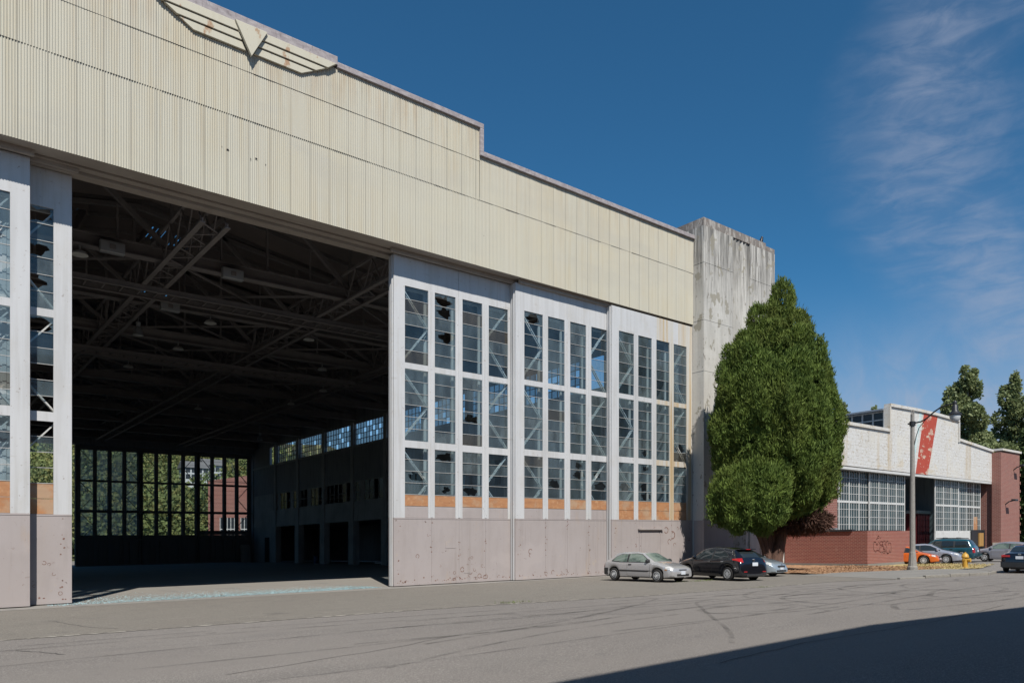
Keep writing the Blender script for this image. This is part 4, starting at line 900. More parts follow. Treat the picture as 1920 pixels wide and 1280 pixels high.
for st in strokes:
    P = []
    for i in range(len(st) - 1):
        for t in range(4): P.append((gx(st[i][0] + (st[i + 1][0] - st[i][0]) * t / 4), gz(st[i][1] + (st[i + 1][1] - st[i][1]) * t / 4 + 200)))
    P.append((gx(st[-1][0]), gz(st[-1][1] + 200)))
    for i in range(len(P) - 1):
        d = Vector((P[i + 1][0] - P[i][0], P[i + 1][1] - P[i][1])); d.normalize(); n2 = Vector((-d.y, d.x)) * .022
        b.poly([(P[i][0] - n2.x - d.x * .02, AY0 - .003, P[i][1] - n2.y - d.y * .02), (P[i + 1][0] - n2.x + d.x * .02, AY0 - .003, P[i + 1][1] - n2.y + d.y * .02), (P[i + 1][0] + n2.x + d.x * .02, AY0 - .003, P[i + 1][1] + n2.y + d.y * .02), (P[i][0] + n2.x - d.x * .02, AY0 - .003, P[i][1] + n2.y - d.y * .02)])
b.build('graffiti', spray, an)
t = thing('wall_sign', 'small white sign with faded dark lettering on the shaded brick behind the cypress', 'sign', 49.2, Y0 - .03, 1.55)
b = MB(); b.box(-.62, .62, -.03, 0, 0, .46); b.build('board', signw, t, local=True)
b = MB()
for x, w in ((-.42, .14), (-.2, .16), (.02, .15), (.26, .07)): b.box(x, x + w, -.036, -.03, .24, .29); b.box(x, x + .05, -.036, -.03, .29, .40); b.box(x + w - .05, x + w, -.036, -.03, .29, .40)
b.box(-.3, .24, -.036, -.03, .12, .17); b.box(-.26, .1, -.036, -.03, .05, .07); b.build('lettering', ink, t, local=True)
t = thing('parking_sign', 'small blue and white parking sign on a steel post by the brick pier', 'sign', 95.4, 28.2)
b = MB(); b.tube([(0, 0, 0), (0, 0, 2.3)], .04, 8); b.build('post', galv, t, local=True)
b = MB(); b.box(-.3, .3, -.06, -.04, 1.5, 2.5); b.build('board', signw, t, local=True)
b = MB(); b.box(-.25, .25, -.066, -.06, 1.95, 2.45); b.build('symbol_panel', signb, t, local=True)
b = MB(); b.box(-.04, .0, -.070, -.066, 2.05, 2.35); b.box(.0, .1, -.070, -.066, 2.31, 2.35); b.box(.0, .1, -.070, -.066, 2.18, 2.22); b.box(.08, .12, -.070, -.066, 2.2, 2.33); b.build('letter', signw, t, local=True)
b = MB(); b.box(-.22, .22, -.066, -.06, 1.6, 1.78); b.build('red_strip', signr, t, local=True)

# ---------------------------------------------------------------- the shaded building behind the camera (casts the shade on the road)
bb = thing('street_building', 'long brick building across the street whose roof shades the near road', 'building', 8, -12)
b = MB(); b.prism([(-60, 0), (60, 0), (60, 9.5), (32, 12.0), (18.9, 13.55), (11.8, 14.72), (2.2, 14.38), (-60, 14.0)], -22, -3.0); b.build('wall', brick2, bb)
for i in range(14):
    b = MB(); x = -50 + i * 7.6; b.box(x, x + 3.6, -2.995, -2.93, 3, 6.6); b.build('window', winpane, bb)

# ---------------------------------------------------------------- street lamp
t = thing('street_lamp', 'tall grey concrete street lamp with a curved dark arm and bell shaped lantern', 'street lamp', 44.4, 18.62, .08)
b = MB(); b.lathe([(.27, 0), (.27, .18), (.23, .24), (.17, .95), (.165, 1.0), (.15, 1.05), (.105, 8.2), (.10, 8.75)], (0, 0, 0), 10)
for i in range(5): a = i * 1.256; b.lathe([(.025, 8.7), (.02, 8.95 + .04 * (i % 2)), (.005, 9.0)], (.075 * math.cos(a), .075 * math.sin(a), 0), 6)
b.build('pole', lampconc, t, local=True)
b = MB()
arm = [(0, .25, 8.24), (0, 0, 8.24), (0, -.45, 8.28), (0, -.75, 8.42), (0, -1.15, 8.74), (0, -1.5, 8.95), (0, -1.85, 9.03), (0, -2.2, 9.05)]
b.tube(arm, .042, 8); b.lathe([(.16, 8.1), (.16, 8.34)], (0, 0, 0), 12); b.tube([(0, -.1, 7.0), (0, -.2, 7.5), (0, -.35, 7.95), (0, -.7, 8.36)], .02, 6)
b.build('arm', dkmetal, t, local=True, smooth=True)
b = MB(); b.lathe([(.05, 9.20), (.10, 9.12), (.08, 9.0), (.15, 8.92), (.15, 8.68), (.23, 8.55), (.33, 8.46), (.33, 8.43), (.24, 8.43)], (0, -2.2, 0), 18); b.build('lamp_hood', dkmetal, t, local=True, smooth=True)
b = MB(); b.lathe([(.26, 8.42), (.27, 8.34), (.23, 8.17), (.14, 8.05), (.02, 8.0)], (0, -2.2, 0), 18); b.build('lamp_globe', lampglass, t, local=True, smooth=True)
# hydrant
t = thing('fire_hydrant', 'yellow fire hydrant standing in the dry grass near the kerb', 'fire hydrant', 50.2, 18.0, .02)
b = MB(); b.lathe([(.20, 0), (.20, .05), (.15, .06), (.15, .62), (.21, .64), (.21, .70), (.19, .72), (.17, .82), (.08, .90), (.05, .91), (.05, .97), (.0, .97)], (0, 0, 0), 16); b.build('barrel', hydr, t, local=True, smooth=True)
b = MB(); b.lathe([(.10, -.15), (.10, -.24), (.12, -.25), (.12, -.31), (.03, -.32)], (0, 0, .48), 12, axis='y'); b.build('outlet_cap', hydr, t, local=True, smooth=True)
for s in (-1, 1): b = MB(); b.lathe([(.07, .14 * s), (.07, .21 * s), (.085, .22 * s), (.085, .27 * s), (.02, .28 * s)], (0, 0, .52), 12, axis='x'); b.build('side_cap', hydr, t, local=True, smooth=True)
# crow
t = thing('crow', 'black crow perched on the mossy top edge of the concrete tower', 'bird', 46.15, 29.3, ZT)
b = MB(); b.tube([(-.14, 0, .08), (-.08, 0, .14), (0, 0, .26), (.05, 0, .40), (.08, 0, .50), (.11, 0, .56), (.16, 0, .565), (.27, 0, .545)], [.03, .08, .125, .115, .075, .085, .055, .008], 10); b.build('body', crow_m, t, local=True, smooth=True)
b = MB(); b.tube([(-.08, 0, .16), (-.17, 0, .07), (-.26, 0, -.01)], [.05, .05, .03], 8); b.build('tail', crow_m, t, local=True)
for s in (-1, 1): b = MB(); b.tube([(.0, .04 * s, .18), (.01, .045 * s, .0)], .012, 6); b.build('leg', crow_m, t, local=True)

# ---------------------------------------------------------------- trees
def lobes_points(lobes, n, rr):
    vol = np.array([max(l[3], .1) * max(l[4], .1) for l in lobes]); pr = vol / vol.sum(); out = []; nrm = []
    L = np.array(lobes)
    while len(out) < n:
        i = rr.choice(len(lobes), p=pr); v = rr.normal(size=3); v /= np.linalg.norm(v)
        c_ = L[i, :3]; r = np.array([L[i, 3], L[i, 3], L[i, 4]]); k = rr.uniform(.86, 1.04)
        p = c_ + v * r * k
        d = ((p[0] - L[:, 0]) ** 2 + (p[1] - L[:, 1]) ** 2) / L[:, 3] ** 2 + (p[2] - L[:, 2]) ** 2 / L[:, 4] ** 2
        d[i] = 9
        if (d < .72).any(): continue
        nn = v / r; nn /= np.linalg.norm(nn); out.append(p); nrm.append(nn)
    return np.array(out), np.array(nrm)
def tufts(P, N, k, ln, wd, upb, spread, rr):
    """k narrow leaf-sprays fanned about each point"""
    n = len(P); P = np.repeat(P, k, 0); N = np.repeat(N, k, 0)
    d = N * (1 - upb) + np.array([0, 0, upb]) + rr.normal(size=P.shape) * spread; d /= np.linalg.norm(d, axis=1)[:, None]
    s = np.cross(d, rr.normal(size=P.shape)); s /= np.linalg.norm(s, axis=1)[:, None]
    l = ln * rr.uniform(.5, 1.25, len(P))[:, None]; w = wd * rr.uniform(.6, 1.3, len(P))[:, None]
    B = P + rr.normal(size=P.shape) * ln * .28 - d * l * .3
    V = np.stack([B - s * w * .35, B + d * l * .55 - s * w, B + d * l, B + d * l * .5 + s * w], 1).reshape(-1, 3)
    return V, np.arange(len(V)).reshape(-1, 4)
def trunk(b, pts, rad, n=10): b.tube(pts, rad, n)
def ellipsoid(b, c_, rx, rz, n=14, k=9, rr=None, m=0):
    prof = []
    base = len(b.v)
    for i in range(k + 1):
        t = math.pi * i / k - math.pi / 2
        for j in range(n):
            a = 2 * math.pi * j / n; q = 1 + (rr.uniform(-.08, .08) if rr else 0)
            b.v.append((c_[0] + rx * q * math.cos(t) * math.cos(a), c_[1] + rx * q * math.cos(t) * math.sin(a), c_[2] + rz * q * math.sin(t)))
    for i in range(k):
        for j in range(n): b.f.append((base + i * n + j, base + i * n + (j + 1) % n, base + (i + 1) * n + (j + 1) % n, base + (i + 1) * n + j)); b.m.append(m)
nr = np.random.default_rng(5)
CD, CR = np.array([.6345, .7729]), np.array([.7729, -.6345])
T0 = np.array([39.9, 24.5])
cy = thing('cypress_tree', 'broad dark green cypress with several trunks in front of the concrete tower', 'tree', T0[0], T0[1])
LB = [(0, 0, 8.7, 3.2, 4.2), (.3, 0, 11.3, 1.95, 3.5), (-1.6, -.3, 10.4, 1.45, 2.5), (1.75, 0, 9.9, 1.5, 3.1), (-1.65, 0, 7.7, 1.75, 3.0), (2.0, -.2, 7.0, 1.65, 3.3), (.1, -.7, 6.6, 2.3, 2.9), (-2.05, -2.0, 4.1, 2.0, 1.5), (-.9, -1.5, 4.75, 1.5, 1.2), (.7, -1.1, 5.3, 1.5, 1.4), (1.9, -.2, 5.6, 1.4, 1.6), (.4, 0, 14.4, .45, 1.6), (-.75, -.2, 12.7, .7, 1.5), (1.3, 0, 12.6, .7, 1.6), (2.6, .1, 9.4, .9, 1.6), (-2.5, -.2, 8.6, .9, 1.5)]
lob = []
for (a, d_, z, r1, r2) in LB:
    q = T0 + CR * a + CD * d_; lob.append((q[0], q[1], z, r1, r2))
base_l = list(lob)
Pm, Nm = lobes_points(base_l, 330, nr)
for p, q in zip(Pm, Nm):
    s_ = nr.uniform(.36, .85); h_ = s_ * nr.uniform(1.5, 2.4); c_ = p - q * s_ * nr.uniform(.2, .75) - q * .12 + np.array([0, 0, h_ * .15]); lob.append((c_[0], c_[1], c_[2], s_, h_))
Pm, Nm = lobes_points(base_l, 130, nr)                 # ragged tips standing out of the outline
for p, q in zip(Pm, Nm):
    s_ = nr.uniform(.16, .30); c_ = p + q * .22 + np.array([0, 0, .25]); lob.append((c_[0], c_[1], c_[2], s_, s_ * nr.uniform(2.2, 3.6)))
P, N = lobes_points(lob[len(base_l):], 26000, nr)
V, Fq = tufts(P, N, 11, .30, .027, .72, .33, nr)
arr_mesh('crown', V, Fq, leaf_c, cy)
b = MB()
for l in base_l: ellipsoid(b, l[:3], l[3] * .78, l[4] * .82, rr=rnd)
b.build('inner_foliage', leaf_c, cy)
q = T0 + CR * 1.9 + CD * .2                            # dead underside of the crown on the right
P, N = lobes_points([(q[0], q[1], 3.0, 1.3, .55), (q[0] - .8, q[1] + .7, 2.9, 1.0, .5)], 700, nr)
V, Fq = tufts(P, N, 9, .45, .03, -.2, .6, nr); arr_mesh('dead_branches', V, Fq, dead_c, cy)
b = MB()
for (a0, d0, a1, d1, z1, r) in [(-.55, 0, -.85, .1, 3.6, .21), (-.25, .2, -.35, .2, 4.4, .22), (0, .25, .1, .4, 4.6, .25), (.15, 0, .85, .1, 4.4, .30), (-.6, -.1, -1.6, -.6, 3.2, .10)]:
    p0 = T0 + CR * a0 * .6 + CD * d0; p1 = T0 + CR * a1 + CD * d1; pm = (p0 * .55 + p1 * .45)
    trunk(b, [(p0[0], p0[1], -.1), (p0[0] * .8 + pm[0] * .2, p0[1] * .8 + pm[1] * .2, .8), (pm[0], pm[1], 1.9), (p1[0], p1[1], z1)], [r * 1.6, r * 1.2, r, r * .8])
b.build('trunk', bark, cy, smooth=True)
def leafy_tree(name, label, x, y, h, rad, zc, m, n, leaf, lobn, seed, group=None, taper=1., tw=.35, low=.2):
    rr = np.random.default_rng(seed)
    t = thing(name, label, 'tree', x, y, group=group)
    L = []
    for i in range(lobn):
        k = low + (1 - low) * (i + .5) / lobn; z = h * k
        w = rad * (1 - abs((k - zc) / (1 - zc + .02)) ** 2.3 * taper if k > zc else .55 + .45 * (k - low) / max(.01, zc - low))
        a = rr.uniform(0, 6.28); off = rr.uniform(.1, .95) * w
        L.append((x + off * math.cos(a), y + off * math.sin(a), z * .985, max(.4, w * rr.uniform(.24, .52)), max(.6, h * .055 * rr.uniform(.6, 1.4))))
    P, N = lobes_points(L, n, rr)
    V, Fq = tufts(P, N, 5, leaf, leaf * .34, .25, .8, rr)
    arr_mesh('crown', V, Fq, m, t)
    b = MB(); trunk(b, [(x, y, -.3), (x, y, h * .3), (x + .1, y, h * .65), (x, y, h * .9)], [tw, tw * .8, tw * .5, .05])
    for i in range(0, lobn, 2): l = L[i]; trunk(b, [(x, y, max(.5, l[2] - h * .12)), (l[0], l[1], l[2])], [tw * .3, .03], 6)
    b.build('trunk', bark2, t, smooth=True)
    return t
leafy_tree('poplar_tree', 'tall poplar behind the white hangar roof, just right of the street lamp', 126.3, 45.1, 27.0, 4.3, .28, leaf_p, 9500, .46, 64, 21, low=.1, taper=.8)
leafy_tree('poplar_tree', 'tall poplar at the right edge of the picture above the brick pier', 138.3, 42.4, 26.8, 4.6, .28, leaf_p, 9500, .48, 64, 22, low=.1, taper=.8)
leafy_tree('poplar_tree', 'round topped tree showing between the cypress and the roof windows', 97.3, 49.5, 19.8, 1.6, .6, leaf_p, 1600, .5, 20, 13)
leafy_tree('poplar_tree', 'distant treetop barely rising above the grey monitor roof', 130.6, 61.0, 24.0, 1.0, .6, leaf_p, 900, .5, 14, 14)
leafy_tree('broadleaf_tree', 'dark lower tree filling the gap between the two poplars', 134, 47.0, 17.5, 3.6, .5, leaf_d, 2200, .7, 24, 15)
leafy_tree('columnar_tree', 'dark green columnar tree beyond the end of the brick pier', 103.4, 30.4, 14.0, 2.3, .45, leaf_d, 3600, .55, 34, 16, low=.05)
# hill with its woods behind the hangar
def hz(x, y):
    t = min(1, max(0, (y - 168) / 230)); return -.4 + 62 * t ** 1.15 + 3 * math.sin(x * .03) * t
b = MB(); nx, ny = 36, 26
for j in range(ny + 1):
    for i in range(nx + 1):
        x = -110 + 300 * i / nx; y = 160 + 260 * j / ny; b.v.append((x, y, hz(x, y)))
for j in range(ny):
    for i in range(nx): q = j * (nx + 1) + i; b.f.append((q, q + 1, q + nx + 2, q + nx + 1)); b.m.append(0)
tag(b.build('hill', hill_m, smooth=True), kind='structure')
V_, F_ = [], []; cnt = 0; hr = np.random.default_rng(9)
houses = [(78, 262), (85, 266)]
for _ in range(1400):
    x = hr.uniform(-15, 140); y = 172 + 240 * hr.random() ** 1.3
    if any(abs(x - hx) < 9 and -22 < y - hy < 7 for hx, hy in houses): continue
    z = hz(x, y); s = hr.uniform(2.2, 4.6); hh = s * hr.uniform(1.0, 1.7)
    P, N = lobes_points([(x, y, z + hh * .9, s, hh), (x + s * .6, y - s * .4, z + hh * .7, s * .7, hh * .7)], 95, hr)
    V, Fq = tufts(P, N, 2, .95, .40, .25, .8, hr); V_.append(V); F_.append(Fq + cnt); cnt += len(V)
tag(arr_mesh('hillside_wood', np.concatenate(V_), np.concatenate(F_), leaf_h), kind='stuff')
def house(x, y, label, w, d, h):
    z = hz(x, y) + 1.5; t = thing('house', label, 'house', x, y, z)
    b = MB(); b.box(-w / 2, w / 2, -d / 2, d / 2, -4, h); b.build('wall', housew, t, local=True)
    b = MB(); b.v = [(-w / 2 - .5, -d / 2 - .5, h), (w / 2 + .5, -d / 2 - .5, h), (w / 2 + .5, d / 2 + .5, h), (-w / 2 - .5, d / 2 + .5, h), (-w / 2 - .5, 0, h + 2.4), (w / 2 + .5, 0, h + 2.4)]
    b.f = [(0, 1, 5, 4), (2, 3, 4, 5), (1, 2, 5), (3, 0, 4), (3, 2, 1, 0)]; b.m = [0] * 5; b.build('roof', houser, t, local=True)
    for i in range(4):
        for zz_ in (.8, 2.9):
            b = MB(); xx = -w / 2 + w * (i + .5) / 4; b.box(xx - .7, xx + .7, -d / 2 - .05, -d / 2 + .02, zz_, zz_ + 1.5); b.build('window', winpane, t, local=True)
house(78, 262, 'grey hillside house on the left seen through the far hangar windows', 7.5, 7, 4.5); house(85.5, 267, 'grey hillside house on the right seen through the far hangar windows', 6.5, 7, 5)
# brick building and box truck beyond the far doors
t = thing('brick_building', 'red brick building with tall windows beyond the far hangar doors', 'building', 70, 150)
b = MB()
for pts, z in (([(44.5, 141), (58, 141), (58, 172), (57.5, 172)], 14.2), ([(58, 141), (96, 141), (96, 172), (58, 172)], 16.8)): b.slab(pts, 0, z)
b.build('wall', brick2, t)
b = MB(); b.prism([(44.3, 14.2), (58, 14.2), (58, 16.8), (57.0, 16.4)], 140.9, 141.6); b.build('gable', brick2, t)
for i, x in enumerate((46.6, 50.4, 55.6, 59.6, 63.6)):
    b = MB(); b.box(x, x + 2.6, 140.93, 140.99, 3.4, 7.6)
    f = b.build('window', winpane, t); b = MB()
    for q in range(5): b.box(x + q * .65 - .05, x + q * .65 + .05, 140.88, 140.93, 3.4, 7.6)
    b.box(x, x + 2.6, 140.86, 140.9, 5.4, 5.55); b.build('frame', h2bar, f)
t = thing('box_truck', 'white box truck with a teal band parked beyond the far hangar doors', 'truck', 39.5, 134, rz=R(8))
b = MB(); b.box(-3.2, 2.0, -1.2, 1.2, .9, 3.7); b.build('box_body', trailer_w, t, local=True, bevel=.05); b = MB(); b.box(-.4, .5, -1.23, -1.2, 1.0, 3.6); b.build('teal_band', trailer_t, t, local=True)
b = MB(); b.prism([(2.1, .6), (4.1, .6), (4.1, 1.6), (3.5, 2.6), (2.1, 2.7)], -1.1, 1.1); b.build('cab', trailer_w, t, local=True, bevel=.06)
for x in (-2.0, 3.2):
    for s in (-1, 1): b = MB(); b.lathe([(.2, -.13), (.42, -.13), (.45, -.08), (.45, .08), (.42, .13), (.2, .13)], (x, s * 1.0, .45), 16, axis='y'); b.build('wheel', tyre_m, t, local=True)

# ---------------------------------------------------------------- cars
class Body:
    """lofted car body; keys: (x, top z, shoulder z, half width, top-edge half width)"""
    def __init__(s, keys, zb, wheels, rad, arch):
        s.keys = keys; s.zb0 = zb; s.wheels = wheels; s.R = rad; s.arch = arch
        xs = np.array([k[0] for k in keys]); s.x0, s.x1 = xs[0], xs[-1]
        fine_x = np.linspace(xs[0], xs[-1], 240); s.fx = fine_x; s.tab = []
        for c_ in range(1, 5):
            v = np.interp(fine_x, xs, [k[c_] for k in keys])
            for _ in range(5): v[1:-1] = (v[:-2] + 2 * v[1:-1] + v[2:]) / 4
            s.tab.append(v)
    def par(s, x): return [float(np.interp(x, s.fx, t)) for t in s.tab]
    def zb(s, x):
        z = s.zb0
        e = min(x - s.x0, s.x1 - x); z += max(0, .5 - e) * .12
        for xw in s.wheels:
            d = abs(x - xw)
            if d < s.arch: z = max(z, s.R + math.sqrt(s.arch ** 2 - d * d) * .98)
        return z
    def section(s, x):
        zt, zs, w, wt = s.par(x); zb = s.zb(x); zs = max(zs, zb + .06); zt = max(zt, zs + .02)
        r = min(1, (zt - zs) / .25); h = zs - zb
        pts = [(0, zb), (w * .9, zb), (w * .972, zb + .03 * min(1, h / .2)), (w * .995, zb + .25 * h), (w, zb + .52 * h), (w * .995, zb + .78 * h), (w * .975, zb + .93 * h), (w * .945, zs)]
        ye, ze = wt, zt - .055 * r - .01
        for t in (.3, .6, .85): pts.append((w * .945 + (ye - w * .945) * t + .022 * r * math.sin(math.pi * t), zs + (ze - zs) * t))
        pts += [(ye, ze), (ye * .93, zt - .024 * r - .004), (ye * .7, zt - .008), (ye * .35, zt), (0, zt + .004)]
        return pts
    def side_y(s, x, z):
        p = s.section(x)[2:12]; zs_ = [q[1] for q in p]; ys_ = [q[0] for q in p]
        return float(np.interp(z, zs_, ys_))
    def top_z(s, x, y):
        p = s.section(x)[7:][::-1]; return float(np.interp(abs(y), [q[0] for q in p], [q[1] for q in p]))
    def build(s, name, m, root):
        xs = set(np.round(np.arange(s.x0, s.x1, .07), 3)) | {s.x0, s.x1} | {k[0] for k in s.keys}
        for xw in s.wheels:
            for k in range(-12, 13): xs.add(round(xw + s.arch * math.sin(k / 12 * math.pi / 2) * 1.0005, 4))
        xs = sorted(x for x in xs if s.x0 <= x <= s.x1); xs2 = [xs[0]]
        for x in xs[1:]:
            if x - xs2[-1] > .004: xs2.append(x)
        b = MB(); nsec = None
        for x in xs2:
            p = s.section(x); ring = [(x, y, z) for y, z in p] + [(x, -y, z) for y, z in p[-2:0:-1]]
            nsec = len(ring); b.v += ring
        for i in range(len(xs2) - 1):
            for j in range(nsec):
                a, c_ = i * nsec + j, i * nsec + (j + 1) % nsec; b.f.append((a, a + nsec, c_ + nsec, c_)); b.m.append(0)
        b.f.append(tuple(range(nsec))); b.m.append(0); b.f.append(tuple(reversed(range(len(b.v) - nsec, len(b.v))))); b.m.append(0)
        return b.build(name, m, root, local=True, smooth=True)
    def side_patch(s, pts, side, off, b, m=0, nx=8, nz=5):
        """polygon (quad-like: list of top edge pts and bottom edge pts) laid on the side surface"""
        top, bot = pts
        def ip(line, t):
            xs = [q[0] for q in line]; k = t * (len(line) - 1); i = min(int(k), len(line) - 2); f_ = k - i
            return (line[i][0] * (1 - f_) + line[i + 1][0] * f_, line[i][1] * (1 - f_) + line[i + 1][1] * f_)
        n = max(nx, (len(top) - 1) * 3); base = len(b.v)
        for i in range(n + 1):
            a, c_ = ip(top, i / n), ip(bot, i / n)
            for j in range(nz + 1):
                t = j / nz; x = a[0] * (1 - t) + c_[0] * t; z = a[1] * (1 - t) + c_[1] * t
                b.v.append((x, side * (s.side_y(x, z) + off), z))
        for i in range(n):
            for j in range(nz):
                q = base + i * (nz + 1) + j; f_ = (q, q + nz + 1, q + nz + 2, q + 1)
                b.f.append(f_ if side > 0 else tuple(reversed(f_))); b.m.append(m)
    def top_patch(s, xa, xb, fa, fb, off, b, m=0, nx=8, ny=10):
        base = len(b.v)
        for i in range(nx + 1):
            x = xa + (xb - xa) * i / nx; f_ = fa + (fb - fa) * i / nx; w = s.par(x)[3] * f_
            for j in range(ny + 1):
                y = -w + 2 * w * j / ny; b.v.append((x, y, s.top_z(x, y) + off))
        for i in range(nx):
            for j in range(ny): q = base + i * (ny + 1) + j; b.f.append((q, q + ny + 1, q + ny + 2, q + 1)); b.m.append(m)
def wheel_set(root, xs, tr, rad, wd, style, m_rim=None):
    for x in xs:
        for s in (-1, 1):
            b = MB(); w = wd / 2; c_ = (x, s * tr / 2, rad)
            b.lathe([(rad * .60, -w), (rad * .92, -w), (rad, -w * .6), (rad, w * .6), (rad * .92, w), (rad * .60, w)], c_, 28, axis='y')
            wh = b.build('wheel', tyre_m, root, local=True, smooth=True)
            b = MB(); yo = s * w * .86
            b.lathe([(rad * .64, 0), (rad * .64, s * .02), (rad * .58, s * .025), (rad * .56, -s * .02)], (x, s * tr / 2 + yo, rad), 28, m=0, axis='y')
            if style == 'steel':
                b.lathe([(rad * .56, -s * .01), (rad * .48, s * .015), (rad * .30, s * .03), (rad * .22, s * .0), (rad * .16, s * .035), (.0, s * .035)], (x, s * tr / 2 + yo, rad), 28, m=0, axis='y')
                for k in range(12):
                    a = k * math.pi / 6; px, pz = x + rad * .42 * math.cos(a), rad + rad * .42 * math.sin(a)
                    b.lathe([(.018, s * .015), (.018, s * .034), (.0, s * .034)], (px, s * tr / 2 + yo, pz), 8, m=1, axis='y')
            else:
                b.lathe([(rad * .57, -s * .03), (.0, -s * .03)], (x, s * tr / 2 + yo, rad), 24, m=1, axis='y')
                b.lathe([(rad * .15, -s * .02), (rad * .13, s * .02), (0, s * .022)], (x, s * tr / 2 + yo, rad), 14, m=0, axis='y')
                nsp = 5 if style == 'five' else 10
                for k in range(nsp):
                    for dd in ((-.16, .16) if style == 'five' else (0,)):
                        a = k * 2 * math.pi / nsp + dd * .6 + .3; a2 = k * 2 * math.pi / nsp + dd * 1.3 + .3
                        b.beam((x + rad * .1 * math.cos(a), s * tr / 2 + yo + s * .006, rad + rad * .1 * math.sin(a)), (x + rad * .59 * math.cos(a2), s * tr / 2 + yo + s * .004, rad + rad * .59 * math.sin(a2)), .035, .03, 0, up=(0, 1, 0))
            b.build('rim', [m_rim or rim_m, rim_d], wh, local=True)
def car(label, cat, x, y, head, keys, wheels, tr, rad, paint_m, gl, side_win, doors, front=None, rear=None, style='steel', zb=.2, scale=1., ws=None, rw=None, mirror_x=.7, mirror_z=.95, mirror_m=None, extra=None):
    t = thing('parked_car', label, cat, x, y, 0, R(head), 'cars parked around the hangars'); t.scale = (scale,) * 3
    B = Body(keys, zb, wheels, rad, rad + .065)
    body = B.build('body', paint_m, t)
    b = MB(); b.box(keys[0][0] + .3, keys[-1][0] - .3, -.45, .45, zb - .03, zb + .22); b.build('underbody', plastic, t, local=True)
    for s in (-1, 1):
        for pts in side_win:
            b = MB(); B.side_patch(pts, s, .006, b); b.build('side_window', gl, t, local=True, smooth=True)
        b = MB()
        for top_, bot_ in side_win:
            g = .035
            B.side_patch(([(top_[0][0] - g * 1.6, top_[0][1])] + [(x_, z_ + g * .7) for x_, z_ in top_[1:-1]] + [(top_[-1][0] + g * 1.6, top_[-1][1])], [(bot_[0][0] - g * 1.6, bot_[0][1] - g)] + [(x_, z_ - g) for x_, z_ in bot_[1:-1]] + [(bot_[-1][0] + g * 1.6, bot_[-1][1] - g)]), s, .0035, b)
        b.build('window_surround', plastic, t, local=True, smooth=True)
        for (xa, xb, za, zt_, hx) in doors:
            dm = MB(); e = .011
            B.side_patch(([(xa - e, zt_ + e), (xb + e, zt_ + e)], [(xa - e, za - e), (xb + e, za - e)]), s, .0015, dm, 1, 10, 8)
            B.side_patch(([(xa, zt_), (xb, zt_)], [(xa, za), (xb, za)]), s, .0045, dm, 0, 10, 8)
            dd = dm.build('door', [paint_m, plastic], t, local=True, smooth=True)
            if hx is not None:
                hb = MB(); zz_ = zt_ - .09; hb.box(hx - .09, hx + .09, *sorted((s * (B.side_y(hx, zz_) - .005), s * (B.side_y(hx, zz_) + .03))), zz_ - .022, zz_ + .022); hb.build('handle', (extra or {}).get('handle', plastic), dd, local=True, bevel=.006)
        if (extra or {}).get('strip'):
            xa, xb, z = extra['strip']; b = MB(); B.side_patch(([(xa, z + .035), (xb, z + .035)], [(xa, z - .035), (xb, z - .035)]), s, .012, b); b.build('rub_strip', plastic, t, local=True)
        b = MB(); ym = B.side_y(mirror_x, mirror_z); b.lathe([(.03, 0), (.085, .03), (.09, .13), (.06, .2), (.0, .21)], (mirror_x, s * (ym - .02), mirror_z), 12, axis='y') if s > 0 else b.lathe([(.03, 0), (.085, -.03), (.09, -.13), (.06, -.2), (.0, -.21)], (mirror_x, -(ym - .02), mirror_z), 12, axis='y')
        b.build('mirror', mirror_m or paint_m, t, local=True, smooth=True)
        for (nm, pts, m_) in (front or []) + (rear or []):
            b = MB(); B.side_patch(pts, s, .008, b, 0, 6, 4); b.build(nm, m_, t, local=True, smooth=True)
    if ws: b = MB(); B.top_patch(*ws, .007, b); b.build('windshield', gl, t, local=True, smooth=True)
    if rw: b = MB(); B.top_patch(*rw, .007, b); b.build('rear_window', carglass, t, local=True, smooth=True)
    for (nm, bx_, m_) in (extra or {}).get('boxes', []):
        b = MB(); b.box(*bx_); b.build(nm, m_, t, local=True, bevel=min(.02, .3 * min(bx_[1] - bx_[0], bx_[3] - bx_[2], bx_[5] - bx_[4])))
    for (nm, c_, r_, ax) in (extra or {}).get('rings', []):
        b = MB(); b.tube([(c_[0], c_[1] + r_ * math.cos(a), c_[2] + r_ * .8 * math.sin(a)) for a in [k * math.pi / 8 for k in range(17)]], .012, 6); b.box(c_[0] - .012, c_[0] + .006, c_[1] - r_ * 1.15, c_[1] + r_ * 1.15, c_[2] - .014, c_[2] + .014); b.build(nm, chrome, t, local=True)
    wheel_set(t, wheels, tr, rad, .19, style)
    return t
